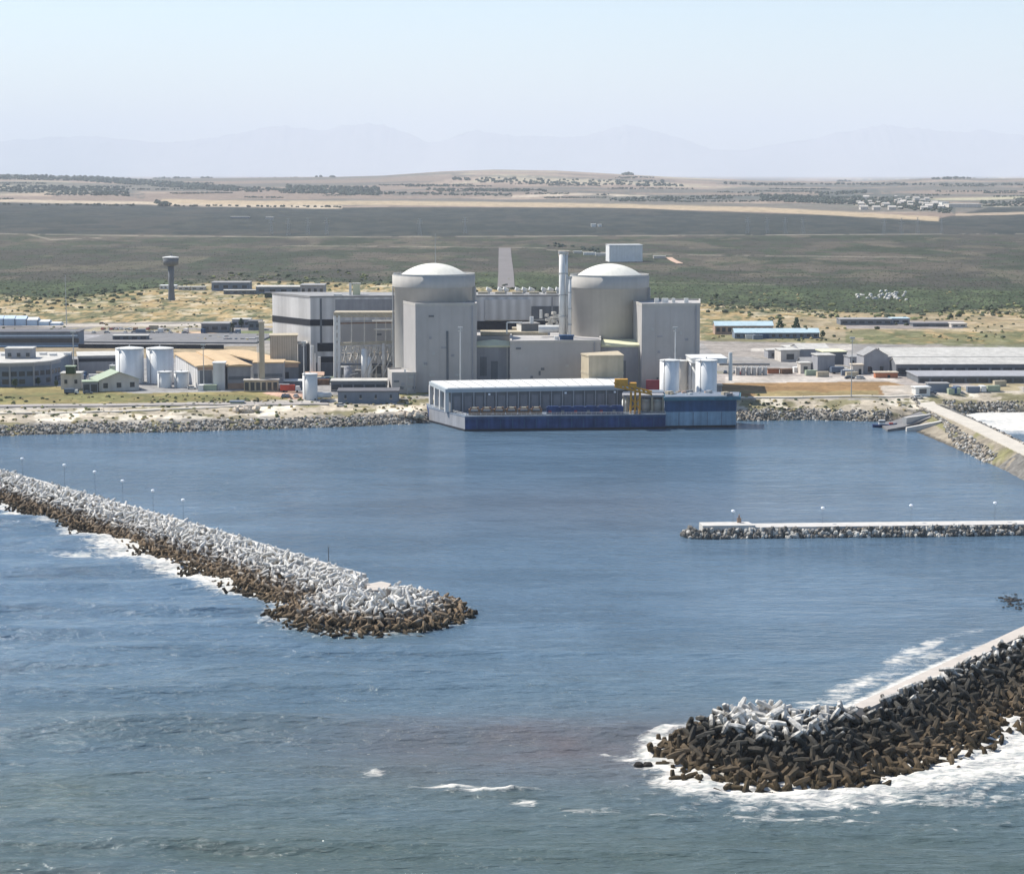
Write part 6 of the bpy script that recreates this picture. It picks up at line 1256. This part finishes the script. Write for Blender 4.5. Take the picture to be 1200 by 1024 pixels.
# small fittings on the big walls
random.seed(8)
for nm_, nn in (('fuel_building', 9), ('turbine_hall', 8)):
    for T_ in [o for o in bpy.data.objects if o.name.split('.')[0] == nm_ and o.parent is None]:
        wo = [c for c in T_.children if c.name.startswith('wall') and 'joint' not in c.name][0]; l = T_.get('_w'); vs = [tuple(np.array(v.co) + np.array(l)) for v in wo.data.vertices]; n2 = len(vs) // 2
        base = vs[:n2]; zt_w = vs[n2][2]; best = min(range(n2), key=lambda i: (base[i][1] + base[(i + 1) % n2][1]) if abs(base[i][0] - base[(i + 1) % n2][0]) > 10 else 1e9)
        a_, b2_ = np.array(base[best][:2]), np.array(base[(best + 1) % n2][:2]); Lw = np.linalg.norm(b2_ - a_); d_w = (b2_ - a_) / Lw; nrm = np.array((d_w[1], -d_w[0])); nrm = nrm if nrm[1] < 0 else -nrm
        for k in range(nn):
            q_ = a_ + d_w * Lw * random.uniform(.06, .94); hgt = zt_w - 8; z_ = 8 + hgt * random.uniform(.12, .9); w_, h_ = random.choice([(1.6, 1.2), (2.4, .9), (.9, 2.0), (1.2, 1.2)])
            mb = MB(); mb.box((*(q_ + nrm * .12), z_), (w_, .3, h_), math.atan2(d_w[1], d_w[0])); put('louvre', mb, M[random.choice(['greydark', 'greywall', 'steel'])], T_)
        q_ = a_ + d_w * Lw * .93; mb = MB(); mb.box((*(q_ + nrm * .2), (8 + zt_w) / 2), (.7, .35, zt_w - 8.5), math.atan2(d_w[1], d_w[0])); put('ladder', mb, M['greywall'], T_)
# ------------------------------------------------------------------ slipway and workboat
sp = [G(1092, 491, 3), G(1060, 500.5, 1), G(1040, 503.5, .8), G(1030, 496, .8), G(1046, 489.5, 3), G(1078, 484, 4)]
mb = MB(); zs = [3.9, 1.3, .9, .9, 1.6, 4.6]; n = 6; mb.add([(*p, z) for p, z in zip(sp, zs)] + [(*p, -2) for p in sp], [tuple(range(n)), tuple(range(2 * n - 1, n - 1, -1))] + [(i, i + n, (i + 1) % n + n, (i + 1) % n) for i in range(n)])
tag(put('slipway', mb, M['asphalt']), 'grey concrete slipway running from the causeway into the harbour', 'slipway')
ribbon('slipway_kerb', [G(1126, 487.5, 5), G(1100, 494.5, 3.9), G(1062, 501.5, 1.4)], 2.4, M['deck'], z=lambda x, y: float(np.interp(x, [G(1062, 501, 1)[0], G(1100, 494.5, 4)[0], G(1126, 487, 5)[0]], [1.6, 4.2, 5.45])), thick=3)
ribbon('slipway_kerb', [G(1090, 484, 5), G(1060, 492, 3.6)], 2.0, M['deck'], z=4.6, thick=4)
x, Y = G(1036, 499, .6); t = thing('workboat', 'small dark workboat with a white wheelhouse moored at the slipway', 'boat', (x, Y, 0)); mb = MB()
st = [(-5, .9, 1.3), (-3, 1.5, 1.2), (2, 1.5, 1.2), (4, 1.0, 1.5), (5.6, .05, 1.9)]; v = []
for a, w, h_ in st: v += [(x + a, Y - w, h_), (x + a, Y - w * .6, -.3), (x + a, Y + w * .6, -.3), (x + a, Y + w, h_)]
f = [(0, 1, 2, 3), (16, 19, 18, 17)]
for k in range(4):
    for j in range(4): b0 = 4 * k; f.append((b0 + j, b0 + 4 + j, b0 + 4 + (j + 1) % 4, b0 + (j + 1) % 4))
mb.add(v, f); put('hull', mb, M['navy'], t); mb = MB(); mb.box((x - 1, Y, 2.2), (2.6, 1.8, 1.9)); put('wheelhouse', mb, M['white'], t); mb = MB(); mb.box((x - 1, Y, 2.5), (2.65, 1.85, .5)); put('window', mb, M['glass'], t); mb = MB(); mb.box((x + 3, Y, 1.7), (1.6, 1.2, .6)); put('deck_box', mb, M['red'], t)

# ------------------------------------------------------------------ light, air
SUN_EL = math.radians(50); az = np.array((-0.87, 0.49)); az /= np.linalg.norm(az); sd = np.array((az[0] * math.cos(SUN_EL), az[1] * math.cos(SUN_EL), math.sin(SUN_EL)))
sl_ = bpy.data.lights.new('sun', 'SUN'); sl_.energy = 5.0; sl_.angle = math.radians(.5); sl_.color = (1.0, .955, .87); so = bpy.data.objects.new('sun', sl_); COL.objects.link(so)
from mathutils import Vector
so.rotation_euler = Vector(sd).to_track_quat('Z', 'Y').to_euler()
w = bpy.data.worlds.new('World'); S.world = w; w.use_nodes = True; N = w.node_tree.nodes; L = w.node_tree.links
sky = N.new('ShaderNodeTexSky'); sky.sky_type = 'NISHITA'; sky.sun_disc = False; sky.sun_elevation = SUN_EL; sky.sun_rotation = math.atan2(az[0], az[1]); sky.altitude = 100; sky.air_density = 1.0; sky.dust_density = 0.5; sky.ozone_density = 2.8
L.new(sky.outputs['Color'], N['Background'].inputs['Color']); N['Background'].inputs['Strength'].default_value = 0.115
mb = MB(); mb.prism([(-60000, -300), (60000, -300), (60000, 92000), (-60000, 92000)], -12, 2180)
v = mb.v; me = raw_mesh('haze', mb.v, mb.f); o = bpy.data.objects.new('haze', me); COL.objects.link(o); tag(o, kind='stuff')
hm = bpy.data.materials.new('haze_air'); hm.use_nodes = True; N = hm.node_tree.nodes; L = hm.node_tree.links; N.remove(N['Principled BSDF']); pv = N.new('ShaderNodeVolumePrincipled')
pv.inputs['Color'].default_value = (.835, .89, .975, 1); pv.inputs['Density'].default_value = HAZE; pv.inputs['Anisotropy'].default_value = 0.0
L.new(pv.outputs['Volume'], N['Material Output'].inputs['Volume']); me.materials.append(hm)
for o in bpy.data.objects:
    if '_w' in o: del o['_w']
    if '_P' in o: del o['_P']
S.view_settings.view_transform = 'Standard'; S.view_settings.look = 'None'; S.view_settings.exposure = 0.5; S.view_settings.gamma = 1
S.cycles.volume_bounces = 1; S.cycles.max_bounces = 6; S.cycles.use_denoising = True
